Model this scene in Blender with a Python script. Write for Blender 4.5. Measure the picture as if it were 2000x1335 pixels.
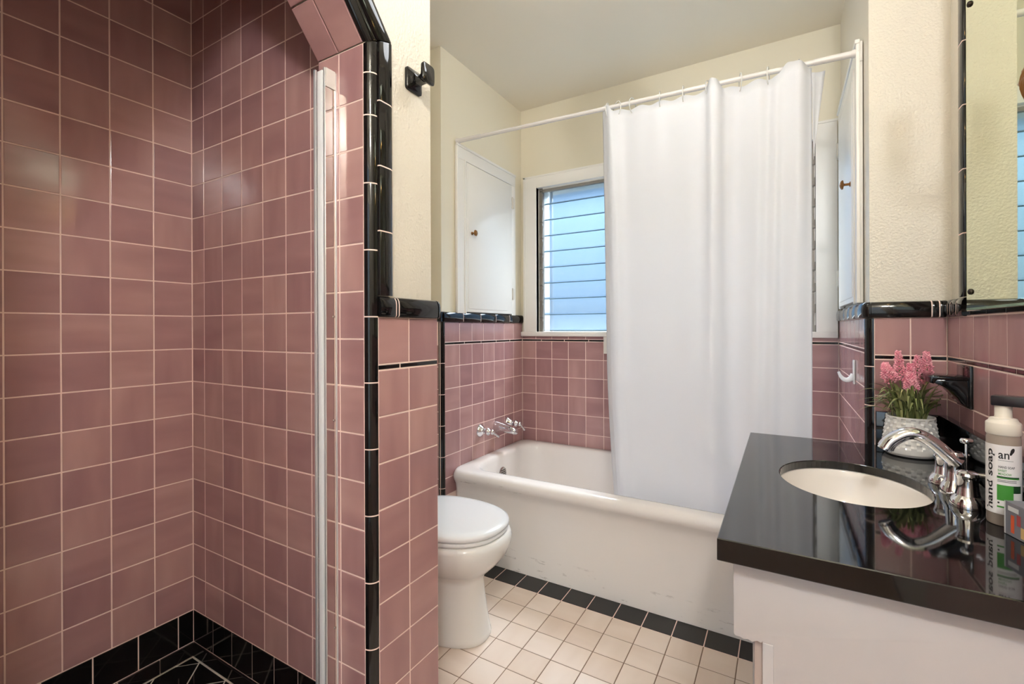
import bpy, bmesh, math, random
from mathutils import Vector, Matrix

random.seed(7)
SC = bpy.context.scene
COL = SC.collection
for o in list(bpy.data.objects):
    bpy.data.objects.remove(o)

# ------------------------------------------------------------------ camera
EYE = 1.12                                   # height of the lens above the floor
cam_data = bpy.data.cameras.new('camera')
cam_data.sensor_width = 36.0
cam_data.lens = 904.8 / 2000 * 36.0
cam_data.shift_y = -(667.5 - 642.0) / 2000
cam_data.clip_start = 0.02
cam = bpy.data.objects.new('camera', cam_data)
COL.objects.link(cam)
_a, _t, _r = (math.radians(v) for v in (30.373, 0.0406, 0.21))
_F = Vector((-math.sin(_a), math.cos(_a), 0)); _R = Vector((math.cos(_a), math.sin(_a), 0)); _U = Vector((0, 0, 1))
_F2 = math.cos(_t) * _F - math.sin(_t) * _U
_U2 = math.cos(_t) * _U + math.sin(_t) * _F
_R3 = math.cos(_r) * _R - math.sin(_r) * _U2
_U3 = math.cos(_r) * _U2 + math.sin(_r) * _R
cam.matrix_world = Matrix(((_R3.x, _U3.x, -_F2.x, 0), (_R3.y, _U3.y, -_F2.y, 0), (_R3.z, _U3.z, -_F2.z, EYE), (0, 0, 0, 1)))
SC.camera = cam

# ------------------------------------------------------------------ world, lights, exposure
SC.view_settings.view_transform = 'Standard'
SC.view_settings.look = 'None'
SC.view_settings.exposure = 1.1
SC.view_settings.gamma = 1.0
SC.view_settings.use_curve_mapping = False
world = bpy.data.worlds.new('world'); SC.world = world
world.use_nodes = True
_bg = world.node_tree.nodes['Background']
_nt = world.node_tree
_tc = _nt.nodes.new('ShaderNodeTexCoord'); _sx = _nt.nodes.new('ShaderNodeSeparateXYZ'); _nt.links.new(_tc.outputs['Generated'], _sx.inputs[0])
_rp = _nt.nodes.new('ShaderNodeValToRGB'); _nt.links.new(_sx.outputs['Z'], _rp.inputs['Fac'])
_e = _rp.color_ramp.elements; _e[0].position = 0.0; _e[0].color = (0.30, 0.38, 0.40, 1); _e[1].position = 0.30; _e[1].color = (0.34, 0.58, 0.90, 1)
_m = _e.new(0.12); _m.color = (0.36, 0.56, 0.74, 1)
_nt.links.new(_rp.outputs[0], _bg.inputs[0])
_bg.inputs[1].default_value = 0.72

def area_light(name, loc, rot, sx, sy, power, col):
    l = bpy.data.lights.new(name, 'AREA'); l.shape = 'RECTANGLE'; l.size = sx; l.size_y = sy
    l.energy = power; l.color = col
    o = bpy.data.objects.new(name, l); COL.objects.link(o); o.location = loc; o.rotation_euler = rot
    return o
# daylight arriving at the window from outside, and a soft fill added behind the camera
area_light('window_daylight', (-0.6, 3.55, 3.0), (math.radians(-50), 0, 0), 2.2, 1.3, 330, (0.95, 0.97, 1.0))
area_light('back_fill', (-0.25, -1.52, 1.2), (math.radians(90), 0, 0), 0.8, 1.9, 2.2, (0.95, 0.97, 1.0))

# ------------------------------------------------------------------ materials
def lin(r, g, b):
    return tuple(((c / 255) / 12.92 if c / 255 <= 0.04045 else ((c / 255 + 0.055) / 1.055) ** 2.4) for c in (r, g, b)) + (1,)

class N:
    """tiny node-tree helper"""
    def __init__(s, name):
        s.m = bpy.data.materials.new(name); s.m.use_nodes = True
        s.t = s.m.node_tree; s.b = s.t.nodes['Principled BSDF']; s.out = s.t.nodes['Material Output']
    def n(s, typ, **kw):
        x = s.t.nodes.new(typ)
        for k, v in kw.items():
            if k.startswith('_'): setattr(x, k[1:], v)
            else: x.inputs[k.replace('__', ' ')].default_value = v
        return x
    def l(s, a, b): s.t.links.new(a, b)
    def set(s, **kw):
        for k, v in kw.items(): s.b.inputs[k.replace('__', ' ')].default_value = v
        return s
    def coord(s, kind='Object'):
        return s.n('ShaderNodeTexCoord').outputs[kind]
    def bump(s, scale, strength, dist, detail=3, kind='Object'):
        nz = s.n('ShaderNodeTexNoise', Scale=scale, Detail=detail)
        s.l(s.coord(kind), nz.inputs['Vector'])
        bp = s.n('ShaderNodeBump', Strength=strength, Distance=dist)
        s.l(nz.outputs['Fac'], bp.inputs['Height']); s.l(bp.outputs['Normal'], s.b.inputs['Normal'])
        return s
    def ramp(s, fac, stops):
        r = s.n('ShaderNodeValToRGB')
        el = r.color_ramp.elements
        while len(el) < len(stops): el.new(0.5)
        for e, (p, c) in zip(el, stops): e.position = p; e.color = c
        s.l(fac, r.inputs['Fac']); return r.outputs['Color']

def simple(name, rgb, rough, metal=0.0, **kw):
    x = N(name); x.set(Base__Color=lin(*rgb), Roughness=rough, Metallic=metal, **kw); return x

def glazed(name, c_dark, c_mid, c_light, rough, bump=0.25, streak=True):
    x = N(name); x.set(Roughness=rough)
    info = x.n('ShaderNodeObjectInfo'); co = x.coord('Object')
    off = x.n('ShaderNodeVectorMath', _operation='SCALE'); off.inputs[0].default_value = (37.1, 91.7, 53.3)
    x.l(info.outputs['Random'], off.inputs['Scale'])
    add = x.n('ShaderNodeVectorMath', _operation='ADD'); x.l(co, add.inputs[0]); x.l(off.outputs[0], add.inputs[1])
    # brushed streaks: noise squeezed along one axis, the axis picked by the tile's own random number
    mp1 = x.n('ShaderNodeMapping'); mp1.inputs['Scale'].default_value = (14, 3.5, 6); x.l(add.outputs[0], mp1.inputs[0])
    mp2 = x.n('ShaderNodeMapping'); mp2.inputs['Scale'].default_value = (3.5, 14, 6); x.l(add.outputs[0], mp2.inputs[0])
    n1 = x.n('ShaderNodeTexNoise', Scale=1.0, Detail=2); x.l(mp1.outputs[0], n1.inputs['Vector'])
    n2 = x.n('ShaderNodeTexNoise', Scale=1.0, Detail=2); x.l(mp2.outputs[0], n2.inputs['Vector'])
    gt = x.n('ShaderNodeMath', _operation='GREATER_THAN'); gt.inputs[1].default_value = 0.55; x.l(info.outputs['Random'], gt.inputs[0])
    mx = x.n('ShaderNodeMix'); x.l(gt.outputs[0], mx.inputs[0]); x.l(n1.outputs['Fac'], mx.inputs[2]); x.l(n2.outputs['Fac'], mx.inputs[3])
    # tile-to-tile tone
    ml = x.n('ShaderNodeMath', _operation='MULTIPLY'); ml.inputs[1].default_value = 7.31; x.l(info.outputs['Random'], ml.inputs[0])
    fr = x.n('ShaderNodeMath', _operation='FRACT'); x.l(ml.outputs[0], fr.inputs[0])
    mm = x.n('ShaderNodeMapRange'); mm.inputs['To Min'].default_value = -0.26; mm.inputs['To Max'].default_value = 0.26; x.l(fr.outputs[0], mm.inputs['Value'])
    sm = x.n('ShaderNodeMath', _operation='ADD'); x.l(mx.outputs[0], sm.inputs[0]); x.l(mm.outputs[0], sm.inputs[1])
    x.l(x.ramp(sm.outputs[0], [(0.18, c_dark), (0.5, c_mid), (0.85, c_light)]), x.b.inputs['Base Color'])
    nb = x.n('ShaderNodeTexNoise', Scale=14.0, Detail=1); x.l(add.outputs[0], nb.inputs['Vector'])
    bp = x.n('ShaderNodeBump', Strength=bump, Distance=0.002); x.l(nb.outputs['Fac'], bp.inputs['Height']); x.l(bp.outputs[0], x.b.inputs['Normal'])
    return x.m

M = {}
M['pink'] = glazed('pink_glazed_tile', lin(158, 118, 118), lin(172, 131, 129), lin(187, 147, 142), 0.15)
M['black'] = glazed('black_glazed_tile', lin(14, 12, 12), lin(18, 16, 16), lin(24, 21, 20), 0.07, 0.15)
M['grout'] = simple('pale_pink_grout', (240, 212, 200), 0.9).m
M['shower_shade'] = simple('shower_shade_paint', (92, 66, 63), 0.6).m  # dark tone chosen to deepen the shade at the shower top
M['grout_white'] = simple('white_grout', (205, 195, 180), 0.9).m
M['floor_grout'] = simple('brown_floor_grout', (128, 103, 84), 0.9).m
M['beige'] = glazed('beige_floor_tile', lin(226, 206, 190), lin(233, 215, 200), lin(239, 223, 210), 0.25, 0.1)
M['floor_black'] = glazed('black_floor_tile', lin(24, 22, 21), lin(30, 28, 26), lin(38, 35, 33), 0.35, 0.1)
M['plaster'] = simple('cream_wall_paint', (226, 218, 202), 0.38).bump(150, 0.6, 0.0035, 2).m
M['plaster_smooth'] = simple('cream_alcove_paint', (235, 226, 203), 0.5).bump(60, 0.12, 0.002).m
M['ceiling'] = simple('ceiling_paint', (240, 231, 212), 0.7).bump(60, 0.1, 0.002).m
M['trim'] = simple('white_trim_paint', (242, 237, 228), 0.3).bump(35, 0.15, 0.002).m
M['cab_white'] = simple('white_cabinet_paint', (197, 191, 189), 0.35).bump(25, 0.15, 0.002).m
M['wood_edge'] = simple('bare_wood_edge', (176, 158, 148), 0.6).bump(40, 0.4, 0.002).m
M['porcelain'] = simple('white_porcelain', (238, 235, 230), 0.08).m
M['sink_china'] = simple('sink_china', (240, 232, 224), 0.07).m
M['seat_white'] = simple('toilet_seat_plastic', (238, 238, 238), 0.16).m
M['chrome'] = simple('chrome', (225, 225, 228), 0.05, 1.0).m
M['old_chrome'] = N('worn_chrome').set(Base__Color=lin(200, 198, 196), Metallic=1.0, Roughness=0.16).bump(90, 0.2, 0.002).m
M['aluminium'] = simple('polished_aluminium', (238, 238, 238), 0.25, 0.55).m
M['bright_strip'] = simple('whitened_channel_face', (244, 244, 244), 0.2).m  # bright shine of the aluminium face put in as plain white
M['aluminium_side'] = simple('mirror_aluminium', (222, 218, 214), 0.07, 1.0).m
M['gasket'] = simple('dark_gasket', (70, 72, 74), 0.4).m
M['mirror'] = simple('aged_mirror_glass', (217, 222, 196), 0.015, 1.0).m
M['mirror_edge'] = simple('mirror_glass_edge', (150, 172, 150), 0.1).m
M['dark_metal'] = simple('dark_bronze', (58, 48, 40), 0.4, 0.8).m
M['brass'] = N('aged_brass').set(Base__Color=lin(150, 105, 60), Metallic=0.9, Roughness=0.35).bump(120, 0.4, 0.002).m
M['rod'] = simple('rod_white', (226, 220, 214), 0.25).m
M['hinge'] = simple('painted_hinge', (214, 206, 192), 0.4).m
M['granite'] = None
x = N('black_granite'); x.set(Roughness=0.05, IOR=1.7)
v = x.n('ShaderNodeTexVoronoi', Scale=420.0); x.l(x.coord(), v.inputs['Vector'])
c = x.ramp(v.outputs['Distance'], [(0.0, lin(120, 105, 80)), (0.10, lin(40, 36, 34)), (0.16, lin(9, 9, 10))])
nz = x.n('ShaderNodeTexNoise', Scale=60.0); x.l(x.coord(), nz.inputs['Vector'])
rr = x.ramp(nz.outputs['Fac'], [(0.55, (0, 0, 0, 1)), (0.62, (1, 1, 1, 1))])
mx = x.n('ShaderNodeMix', _data_type='RGBA'); x.l(rr, mx.inputs[0]); mx.inputs[6].default_value = lin(11, 11, 12); x.l(c, mx.inputs[7])
x.l(mx.outputs[2], x.b.inputs['Base Color']); M['granite'] = x.m

# enamel of the bath: white with rust scuffs under the roll and dirt at the foot (stains of the enamel itself)
x = N('bath_enamel'); x.set(Roughness=0.14)
co = x.coord()
sep = x.n('ShaderNodeSeparateXYZ'); x.l(co, sep.inputs[0])
n1 = x.n('ShaderNodeTexNoise', Scale=26.0, Detail=5, Roughness=0.7); mp = x.n('ShaderNodeMapping'); mp.inputs['Scale'].default_value = (0.45, 1, 2.2); x.l(co, mp.inputs[0]); x.l(mp.outputs[0], n1.inputs['Vector'])
thr = x.n('ShaderNodeMapRange'); thr.inputs['From Min'].default_value = 0.60; thr.inputs['From Max'].default_value = 0.68; x.l(n1.outputs['Fac'], thr.inputs['Value'])
def band(zin, lo, hi, soft):
    a_ = x.n('ShaderNodeMapRange'); a_.inputs['From Min'].default_value = lo - soft; a_.inputs['From Max'].default_value = lo; x.l(zin, a_.inputs['Value'])
    b_ = x.n('ShaderNodeMapRange'); b_.inputs['From Min'].default_value = hi; b_.inputs['From Max'].default_value = hi + soft; b_.inputs['To Min'].default_value = 1; b_.inputs['To Max'].default_value = 0; x.l(zin, b_.inputs['Value'])
    m_ = x.n('ShaderNodeMath', _operation='MULTIPLY'); x.l(a_.outputs[0], m_.inputs[0]); x.l(b_.outputs[0], m_.inputs[1]); return m_.outputs[0]
b1 = band(sep.outputs['Z'], 0.365, 0.385, 0.01); bx_ = band(sep.outputs['X'], -1.38, -1.0, 0.1)
b1m = x.n('ShaderNodeMath', _operation='MULTIPLY'); x.l(b1, b1m.inputs[0]); x.l(bx_, b1m.inputs[1])
by_ = band(sep.outputs['Y'], 1.75, 1.87, 0.004)
b2 = band(sep.outputs['Z'], -0.02, 0.055, 0.05)
mxb = x.n('ShaderNodeMath', _operation='MAXIMUM'); x.l(b1m.outputs[0], mxb.inputs[0]); x.l(b2, mxb.inputs[1])
st = x.n('ShaderNodeMath', _operation='MULTIPLY'); x.l(thr.outputs[0], st.inputs[0]); x.l(mxb.outputs[0], st.inputs[1])
st2 = x.n('ShaderNodeMath', _operation='MULTIPLY'); st3 = x.n('ShaderNodeMath', _operation='MULTIPLY'); x.l(st.outputs[0], st3.inputs[0]); x.l(by_, st3.inputs[1]); x.l(st3.outputs[0], st2.inputs[0]); st2.inputs[1].default_value = 0.6
mx = x.n('ShaderNodeMix', _data_type='RGBA'); x.l(st2.outputs[0], mx.inputs[0]); mx.inputs[6].default_value = lin(238, 231, 225); mx.inputs[7].default_value = lin(135, 115, 105)
x.l(mx.outputs[2], x.b.inputs['Base Color']); M['enamel'] = x.m

# curtain: thin white vinyl, partly translucent
x = N('curtain_vinyl'); x.set(Base__Color=lin(248, 247, 247), Roughness=0.42)
tr = x.n('ShaderNodeBsdfTranslucent', Color=lin(240, 240, 244))
ms = x.n('ShaderNodeMixShader', Fac=0.36); x.l(x.b.outputs[0], ms.inputs[1]); x.l(tr.outputs[0], ms.inputs[2]); x.l(ms.outputs[0], x.out.inputs[0])
M['curtain'] = x.m
# clear plastic
x = N('clear_plastic'); x.set(Base__Color=(0.95, 0.93, 0.88, 1), Roughness=0.1)
tp = x.n('ShaderNodeBsdfTransparent'); ms = x.n('ShaderNodeMixShader', Fac=0.45); x.l(x.b.outputs[0], ms.inputs[1]); x.l(tp.outputs[0], ms.inputs[2]); x.l(ms.outputs[0], x.out.inputs[0])
M['clear'] = x.m
# obscure (pebbled) jalousie glass: scatters daylight
x = N('obscure_glass'); x.set(Base__Color=lin(205, 222, 236), Roughness=0.25)
x.bump(220, 0.5, 0.003, 2)
tr = x.n('ShaderNodeBsdfTranslucent', Color=(0.16, 0.24, 0.34, 1)); tp = x.n('ShaderNodeBsdfTransparent', Color=(0.80, 0.86, 0.90, 1))
m1 = x.n('ShaderNodeMixShader', Fac=0.72); x.l(tr.outputs[0], m1.inputs[1]); x.l(tp.outputs[0], m1.inputs[2])
m2 = x.n('ShaderNodeMixShader', Fac=0.82); x.l(x.b.outputs[0], m2.inputs[1]); x.l(m1.outputs[0], m2.inputs[2]); x.l(m2.outputs[0], x.out.inputs[0])
M['obscure'] = x.m
M['glass_edge'] = simple('ground_glass_edge', (96, 128, 146), 0.4).m
M['louvre_metal'] = N('weathered_louvre_metal').set(Base__Color=lin(150, 143, 134), Metallic=0.5, Roughness=0.5).bump(70, 0.8, 0.004).m
M['pot'] = simple('pot_ceramic', (232, 228, 222), 0.2).m
x = N('grass_leaf'); x.set(Roughness=0.55)
info = x.n('ShaderNodeObjectInfo'); x.l(x.ramp(info.outputs['Random'], [(0.0, lin(86, 98, 52)), (0.5, lin(124, 132, 76)), (1.0, lin(164, 162, 108))]), x.b.inputs['Base Color']); M['leaf'] = x.m
x = N('pink_floret'); x.set(Roughness=0.6)
nz = x.n('ShaderNodeTexNoise', Scale=90.0); x.l(x.coord(), nz.inputs['Vector']); x.l(x.ramp(nz.outputs['Fac'], [(0.3, lin(232, 126, 150)), (0.7, lin(252, 192, 200))]), x.b.inputs['Base Color']); M['floret'] = x.m
M['soil'] = simple('dark_green_moss', (62, 66, 40), 0.9).m
M['bottle'] = N('clear_bottle').set(Base__Color=lin(214, 196, 180), Roughness=0.08, Transmission__Weight=0.55, IOR=1.3).m
M['cream_plastic'] = simple('cream_plastic', (232, 222, 206), 0.3).m
M['black_plastic'] = simple('black_plastic', (40, 38, 42), 0.2).m
M['paper'] = simple('white_label', (238, 232, 230), 0.5).m
M['ink'] = simple('black_ink', (34, 30, 30), 0.6).m
M['green'] = simple('green_ink', (66, 142, 52), 0.5).m
M['dark_green'] = simple('dark_green_ink', (30, 62, 34), 0.5).m
M['box_grey'] = simple('grey_carton', (126, 124, 132), 0.35).m
M['box_white'] = simple('carton_edge', (214, 214, 214), 0.4).m
M['orange'] = simple('orange_print', (214, 92, 52), 0.45).m
M['red'] = simple('red_print', (172, 72, 74), 0.45).m
M['tan'] = simple('tan_print', (216, 178, 120), 0.45).m
x = N('lamp_glow'); x.set(Base__Color=(1, 1, 1, 1)); x.b.inputs['Emission Color'].default_value = (0.94, 0.97, 1.0, 1); x.b.inputs['Emission Strength'].default_value = 96; M['lamp'] = x.m
x = N('fill_globe_glow'); x.b.inputs['Emission Color'].default_value = (0.94, 0.97, 1.0, 1); x.b.inputs['Emission Strength'].default_value = 4.6; M['fill_glow'] = x.m  # glow of the added overhead fill globe
x = N('amber_bulb'); x.b.inputs['Emission Color'].default_value = (1.0, 0.55, 0.16, 1); x.b.inputs['Emission Strength'].default_value = 22; M['amber'] = x.m

# ------------------------------------------------------------------ mesh helpers
def link(name, me, mat=None, parent=None):
    o = bpy.data.objects.new(name, me); COL.objects.link(o)
    if mat is not None and me is not None and len(me.materials) == 0: me.materials.append(mat)
    if parent is not None:
        o.parent = parent
        if parent.type == 'EMPTY' or parent.location.length > 0:
            o.matrix_parent_inverse = parent.matrix_basis.inverted()
    return o
def mesh(name, verts, faces, smooth=False):
    me = bpy.data.meshes.new(name); me.from_pydata([tuple(v) for v in verts], [], faces); me.validate(); me.update()
    bm = bmesh.new(); bm.from_mesh(me); bmesh.ops.recalc_face_normals(bm, faces=bm.faces); bm.to_mesh(me); bm.free()
    if smooth:
        for p in me.polygons: p.use_smooth = True
    return me
def autosmooth(me, deg=35):
    bm = bmesh.new(); bm.from_mesh(me)
    for f in bm.faces: f.smooth = True
    for e in bm.edges:
        if len(e.link_faces) == 2 and e.calc_face_angle(0) > math.radians(deg): e.smooth = False
    bm.to_mesh(me); bm.free(); return me
def box(name, x0, x1, y0, y1, z0, z1, mat, parent=None, bevel=0.0, seg=2):
    bm = bmesh.new(); bmesh.ops.create_cube(bm, size=1)
    for v in bm.verts:
        v.co = ((x0 + x1) / 2 + v.co.x * (x1 - x0), (y0 + y1) / 2 + v.co.y * (y1 - y0), (z0 + z1) / 2 + v.co.z * (z1 - z0))
    if bevel: bmesh.ops.bevel(bm, geom=bm.edges[:], offset=bevel, segments=seg, affect='EDGES', profile=0.5)
    me = bpy.data.meshes.new(name); bm.to_mesh(me); bm.free()
    if bevel: autosmooth(me, 40)
    return link(name, me, mat, parent)
def multibox(name, boxes, mat, parent=None):
    vs, fs = [], []
    for (x0, x1, y0, y1, z0, z1) in boxes:
        b = len(vs)
        vs += [(x, y, z) for x in (x0, x1) for y in (y0, y1) for z in (z0, z1)]
        fs += [tuple(b + i for i in f) for f in ((0, 1, 3, 2), (4, 6, 7, 5), (0, 4, 5, 1), (2, 3, 7, 6), (0, 2, 6, 4), (1, 5, 7, 3))]
    return link(name, mesh(name, vs, fs), mat, parent)
def loft(name, loops, mat, parent=None, cap0=True, cap1=True, smooth=True, deg=50, closed=True):
    vs = [v for lp in loops for v in lp]; n = len(loops[0]); fs = []
    for i in range(len(loops) - 1):
        for j in range(n if closed else n - 1):
            k = (j + 1) % n
            fs.append((i * n + j, i * n + k, (i + 1) * n + k, (i + 1) * n + j))
    if cap0: fs.append(tuple(range(n)))
    if cap1: fs.append(tuple((len(loops) - 1) * n + j for j in range(n)))
    me = mesh(name, vs, fs)
    if smooth: autosmooth(me, deg)
    return link(name, me, mat, parent)
def frame(d):
    d = Vector(d).normalized(); a = Vector((0, 0, 1)) if abs(d.z) < 0.9 else Vector((1, 0, 0))
    e1 = d.cross(a).normalized(); return e1, d.cross(e1).normalized(), d
def lathe(name, origin, axis, prof, mat, parent=None, n=24, cap0=True, cap1=True, deg=50, lobes=0, lobe=0.0):
    e1, e2, e3 = frame(axis); O = Vector(origin); loops = []
    for r, h in prof:
        loops.append([O + e3 * h + (e1 * math.cos(2 * math.pi * j / n) + e2 * math.sin(2 * math.pi * j / n)) * r * (1 + lobe * math.cos(lobes * 2 * math.pi * j / n)) for j in range(n)])
    return loft(name, loops, mat, parent, cap0, cap1, True, deg)
def tube(name, pts, rads, mat, parent=None, n=12, flat=1.0, side=None):
    pts = [Vector(p) for p in pts]; loops = []; 
    if not hasattr(rads, '__len__'): rads = [rads] * len(pts)
    ref = Vector(side) if side else None
    for i, p in enumerate(pts):
        d = (pts[min(i + 1, len(pts) - 1)] - pts[max(i - 1, 0)]).normalized()
        if ref is None:
            a = Vector((0, 0, 1)) if abs(d.z) < 0.9 else Vector((1, 0, 0)); ref = d.cross(a).normalized()
        e1 = (ref - d * ref.dot(d)).normalized(); e2 = d.cross(e1); ref = e1
        loops.append([p + e1 * math.cos(2 * math.pi * j / n) * rads[i] + e2 * math.sin(2 * math.pi * j / n) * rads[i] * flat for j in range(n)])
    return loft(name, loops, mat, parent)
def bez(p0, p1, p2, p3, n):
    p0, p1, p2, p3 = map(Vector, (p0, p1, p2, p3)); out = []
    for i in range(n + 1):
        t = i / n; s = 1 - t; out.append(p0 * s**3 + p1 * 3 * s * s * t + p2 * 3 * s * t * t + p3 * t**3)
    return out
def prism(name, poly, axis, a0, a1, mat, parent=None, bevel=0.0):
    """extrude a 2-D outline along world axis 'x','y' or 'z'"""
    def P(u, v, a): return {'x': (a, u, v), 'y': (u, a, v), 'z': (u, v, a)}[axis]
    n = len(poly); vs = [P(u, v, a0) for u, v in poly] + [P(u, v, a1) for u, v in poly]
    fs = [tuple(range(n)), tuple(range(n, 2 * n))] + [(i, (i + 1) % n, n + (i + 1) % n, n + i) for i in range(n)]
    me = mesh(name, vs, fs)
    if bevel:
        bm = bmesh.new(); bm.from_mesh(me); bmesh.ops.bevel(bm, geom=bm.edges[:], offset=bevel, segments=2, affect='EDGES', profile=0.5); bm.to_mesh(me); bm.free(); autosmooth(me, 40)
    return link(name, me, mat, parent)
def thing(name, loc, label, cat, group=None):
    o = bpy.data.objects.new(name, None); COL.objects.link(o); o.location = loc; o.empty_display_size = 0.05
    return tag(o, label, cat, group)
def tag(o, label, cat, group=None):
    o['label'] = label; o['category'] = cat
    if group: o['group'] = group
    return o
def struct(o, label=None):
    o['kind'] = 'structure'
    if label: o['label'] = label
    return o

# ---- tiles: shared meshes, every tile an object of its own
_tm = {}
def tile_mesh(w, h, t, mat, bev=0.0012):
    key = (round(w, 4), round(h, 4), round(t, 4), mat.name, bev)
    if key in _tm: return _tm[key]
    a, b = w / 2, h / 2
    ring = lambda i, z: [(-a + i, -b + i, z), (a - i, -b + i, z), (a - i, b - i, z), (-a + i, b - i, z)]
    vs = ring(0, -t) + ring(0, -bev) + ring(bev * 0.35, -bev * 0.35) + ring(bev * 1.2, 0)
    fs = []
    for k in range(3):
        for j in range(4): fs.append((k * 4 + j, k * 4 + (j + 1) % 4, k * 4 + 4 + (j + 1) % 4, k * 4 + 4 + j))
    fs.append((12, 13, 14, 15))
    me = bpy.data.meshes.new('tile'); me.from_pydata(vs, [], fs); me.update(); me.materials.append(mat)
    _tm[key] = me; return me
_trand = random.Random(3)
def tile(parent, O, U, V, u0, u1, v0, v1, mat, gap=0.0034, t=0.007, name='tile', tilt=0.0022, bev=0.0012):
    if u1 - u0 < gap * 2.5 or v1 - v0 < gap * 2.5: return None
    Nn = U.cross(V)
    o = bpy.data.objects.new(name, tile_mesh(u1 - u0 - gap, v1 - v0 - gap, t, mat, bev)); COL.objects.link(o)
    c = O + U * (u0 + u1) / 2 + V * (v0 + v1) / 2
    m = Matrix((U, V, Nn)).transposed()
    w = Matrix.Rotation(_trand.gauss(0, tilt), 3, 'X') @ Matrix.Rotation(_trand.gauss(0, tilt), 3, 'Y')
    m = (m @ w).to_4x4(); m.translation = c
    o.parent = parent; o.matrix_basis = m
    return o
def tiles(parent, O, U, V, us, vs, mat, skip=None, **kw):
    O, U, V = Vector(O), Vector(U), Vector(V); us = sorted(us); vs = sorted(vs)
    for i in range(len(us) - 1):
        for j in range(len(vs) - 1):
            if skip and skip(us[i], us[i + 1], vs[j], vs[j + 1]): continue
            tile(parent, O, U, V, us[i], us[i + 1], vs[j], vs[j + 1], mat, **kw)
def grid(a, b, start, pitch):
    """cut positions between a and b with one cut at start"""
    k = math.ceil((a - start) / pitch + 0.06); out = [a]
    while start + k * pitch < b - pitch * 0.06: out.append(start + k * pitch); k += 1
    return out + [b]
_pm = {}
def pieces(parent, name, prof, O, e1, e2, ea, cuts, mat, gap=0.0026, m0=0.0, m1=0.0, deg=30):
    """glazed trim pieces: profile (u along e1, v along e2) swept along ea; m0/m1 = tan of the mitre at the run's ends (acts on u)"""
    O, e1, e2, ea = map(Vector, (O, e1, e2, ea))
    for i in range(len(cuts) - 1):
        s0, s1 = cuts[i] + gap / 2, cuts[i + 1] - gap / 2
        mi0 = m0 if i == 0 else 0.0; mi1 = m1 if i == len(cuts) - 2 else 0.0
        key = (tuple(prof), round(s1 - s0, 4), round(mi0, 4), round(mi1, 4), mat.name)
        if key not in _pm:
            L = s1 - s0; n = len(prof); ins = 0.0012
            cu = sum(p[0] for p in prof) / n; cv = sum(p[1] for p in prof) / n
            def ring(a, shrink, mt):
                return [(cu + (u - cu) * shrink, cv + (v - cv) * shrink, a + mt * u) for u, v in prof]
            sh = 0.97
            vs = ring(0, sh, mi0) + ring(ins, 1, mi0) + ring(L - ins, 1, mi1) + ring(L, sh, mi1)
            fs = [tuple(range(n)), tuple(range(3 * n, 4 * n))]
            for k in range(3):
                for j in range(n): fs.append((k * n + j, k * n + (j + 1) % n, (k + 1) * n + (j + 1) % n, (k + 1) * n + j))
            me = autosmooth(mesh(name, vs, fs), deg); me.materials.append(mat); _pm[key] = me
        o = bpy.data.objects.new(name, _pm[key]); COL.objects.link(o)
        m = Matrix((e1, e2, ea)).transposed().to_4x4(); m.translation = O + ea * s0
        o.parent = parent; o.matrix_basis = m
    # the joint compound showing between the pieces
    n = len(prof); cu = sum(p[0] for p in prof) / n; cv = sum(p[1] for p in prof) / n; k_ = 0.974
    rg = lambda a, mt: [O + e1 * (cu + (u - cu) * k_) + e2 * (cv + (v - cv) * k_) + ea * (a + mt * u) for u, v in prof]
    vs = rg(cuts[0] + 0.004, m0) + rg(cuts[-1] - 0.004, m1)
    link('joint_compound', mesh('joint_compound', vs, [tuple(range(n)), tuple(range(n, 2 * n))] + [(j, (j + 1) % n, n + (j + 1) % n, n + j) for j in range(n)]), M['grout'], parent)

# ------------------------------------------------------------------ key dimensions (metres)
P = 0.11                                   # wall tile pitch
CEIL = 2.507
SX, SY = -1.7285, 0.8073                   # shower: left wall, far wall
JY, QR = 0.756, 0.0215                     # far jamb of the shower opening, quarter-round radius
PX, PY = -0.8196, 0.994                    # tiled face of the pillar and its outer corner
PLX = -0.832                               # plaster face of the pillar
JB = -1.003                                # back edge of the jamb
BX, BY = -1.436, 2.579                     # bath alcove: tap wall, window wall
AY = 1.775                                 # front of the alcove's cheek walls
RX = 0.2172                                # bath alcove: right end wall
VX = 0.406                                 # mirror wall
CAP0, CAP1 = 1.148, 1.197                  # black cap of the wainscot
ST0, ST1 = 1.0225, 1.036                   # black liner strip
ROW0 = 0.6925                              # one of the horizontal joints
NEAR = 0.02                                # near jamb of the shower opening
ZC = 1.786                                 # springing of the clipped arch
CT = 0.762                                 # worktop height
DEPTH = 0.007
GD = 0.0009                                # how far the joints lie behind the tile faces
EXv, EYv, EZv = Vector((1, 0, 0)), Vector((0, 1, 0)), Vector((0, 0, 1))
rows_low = lambda z0: grid(z0, ST0, ROW0, P)

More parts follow.
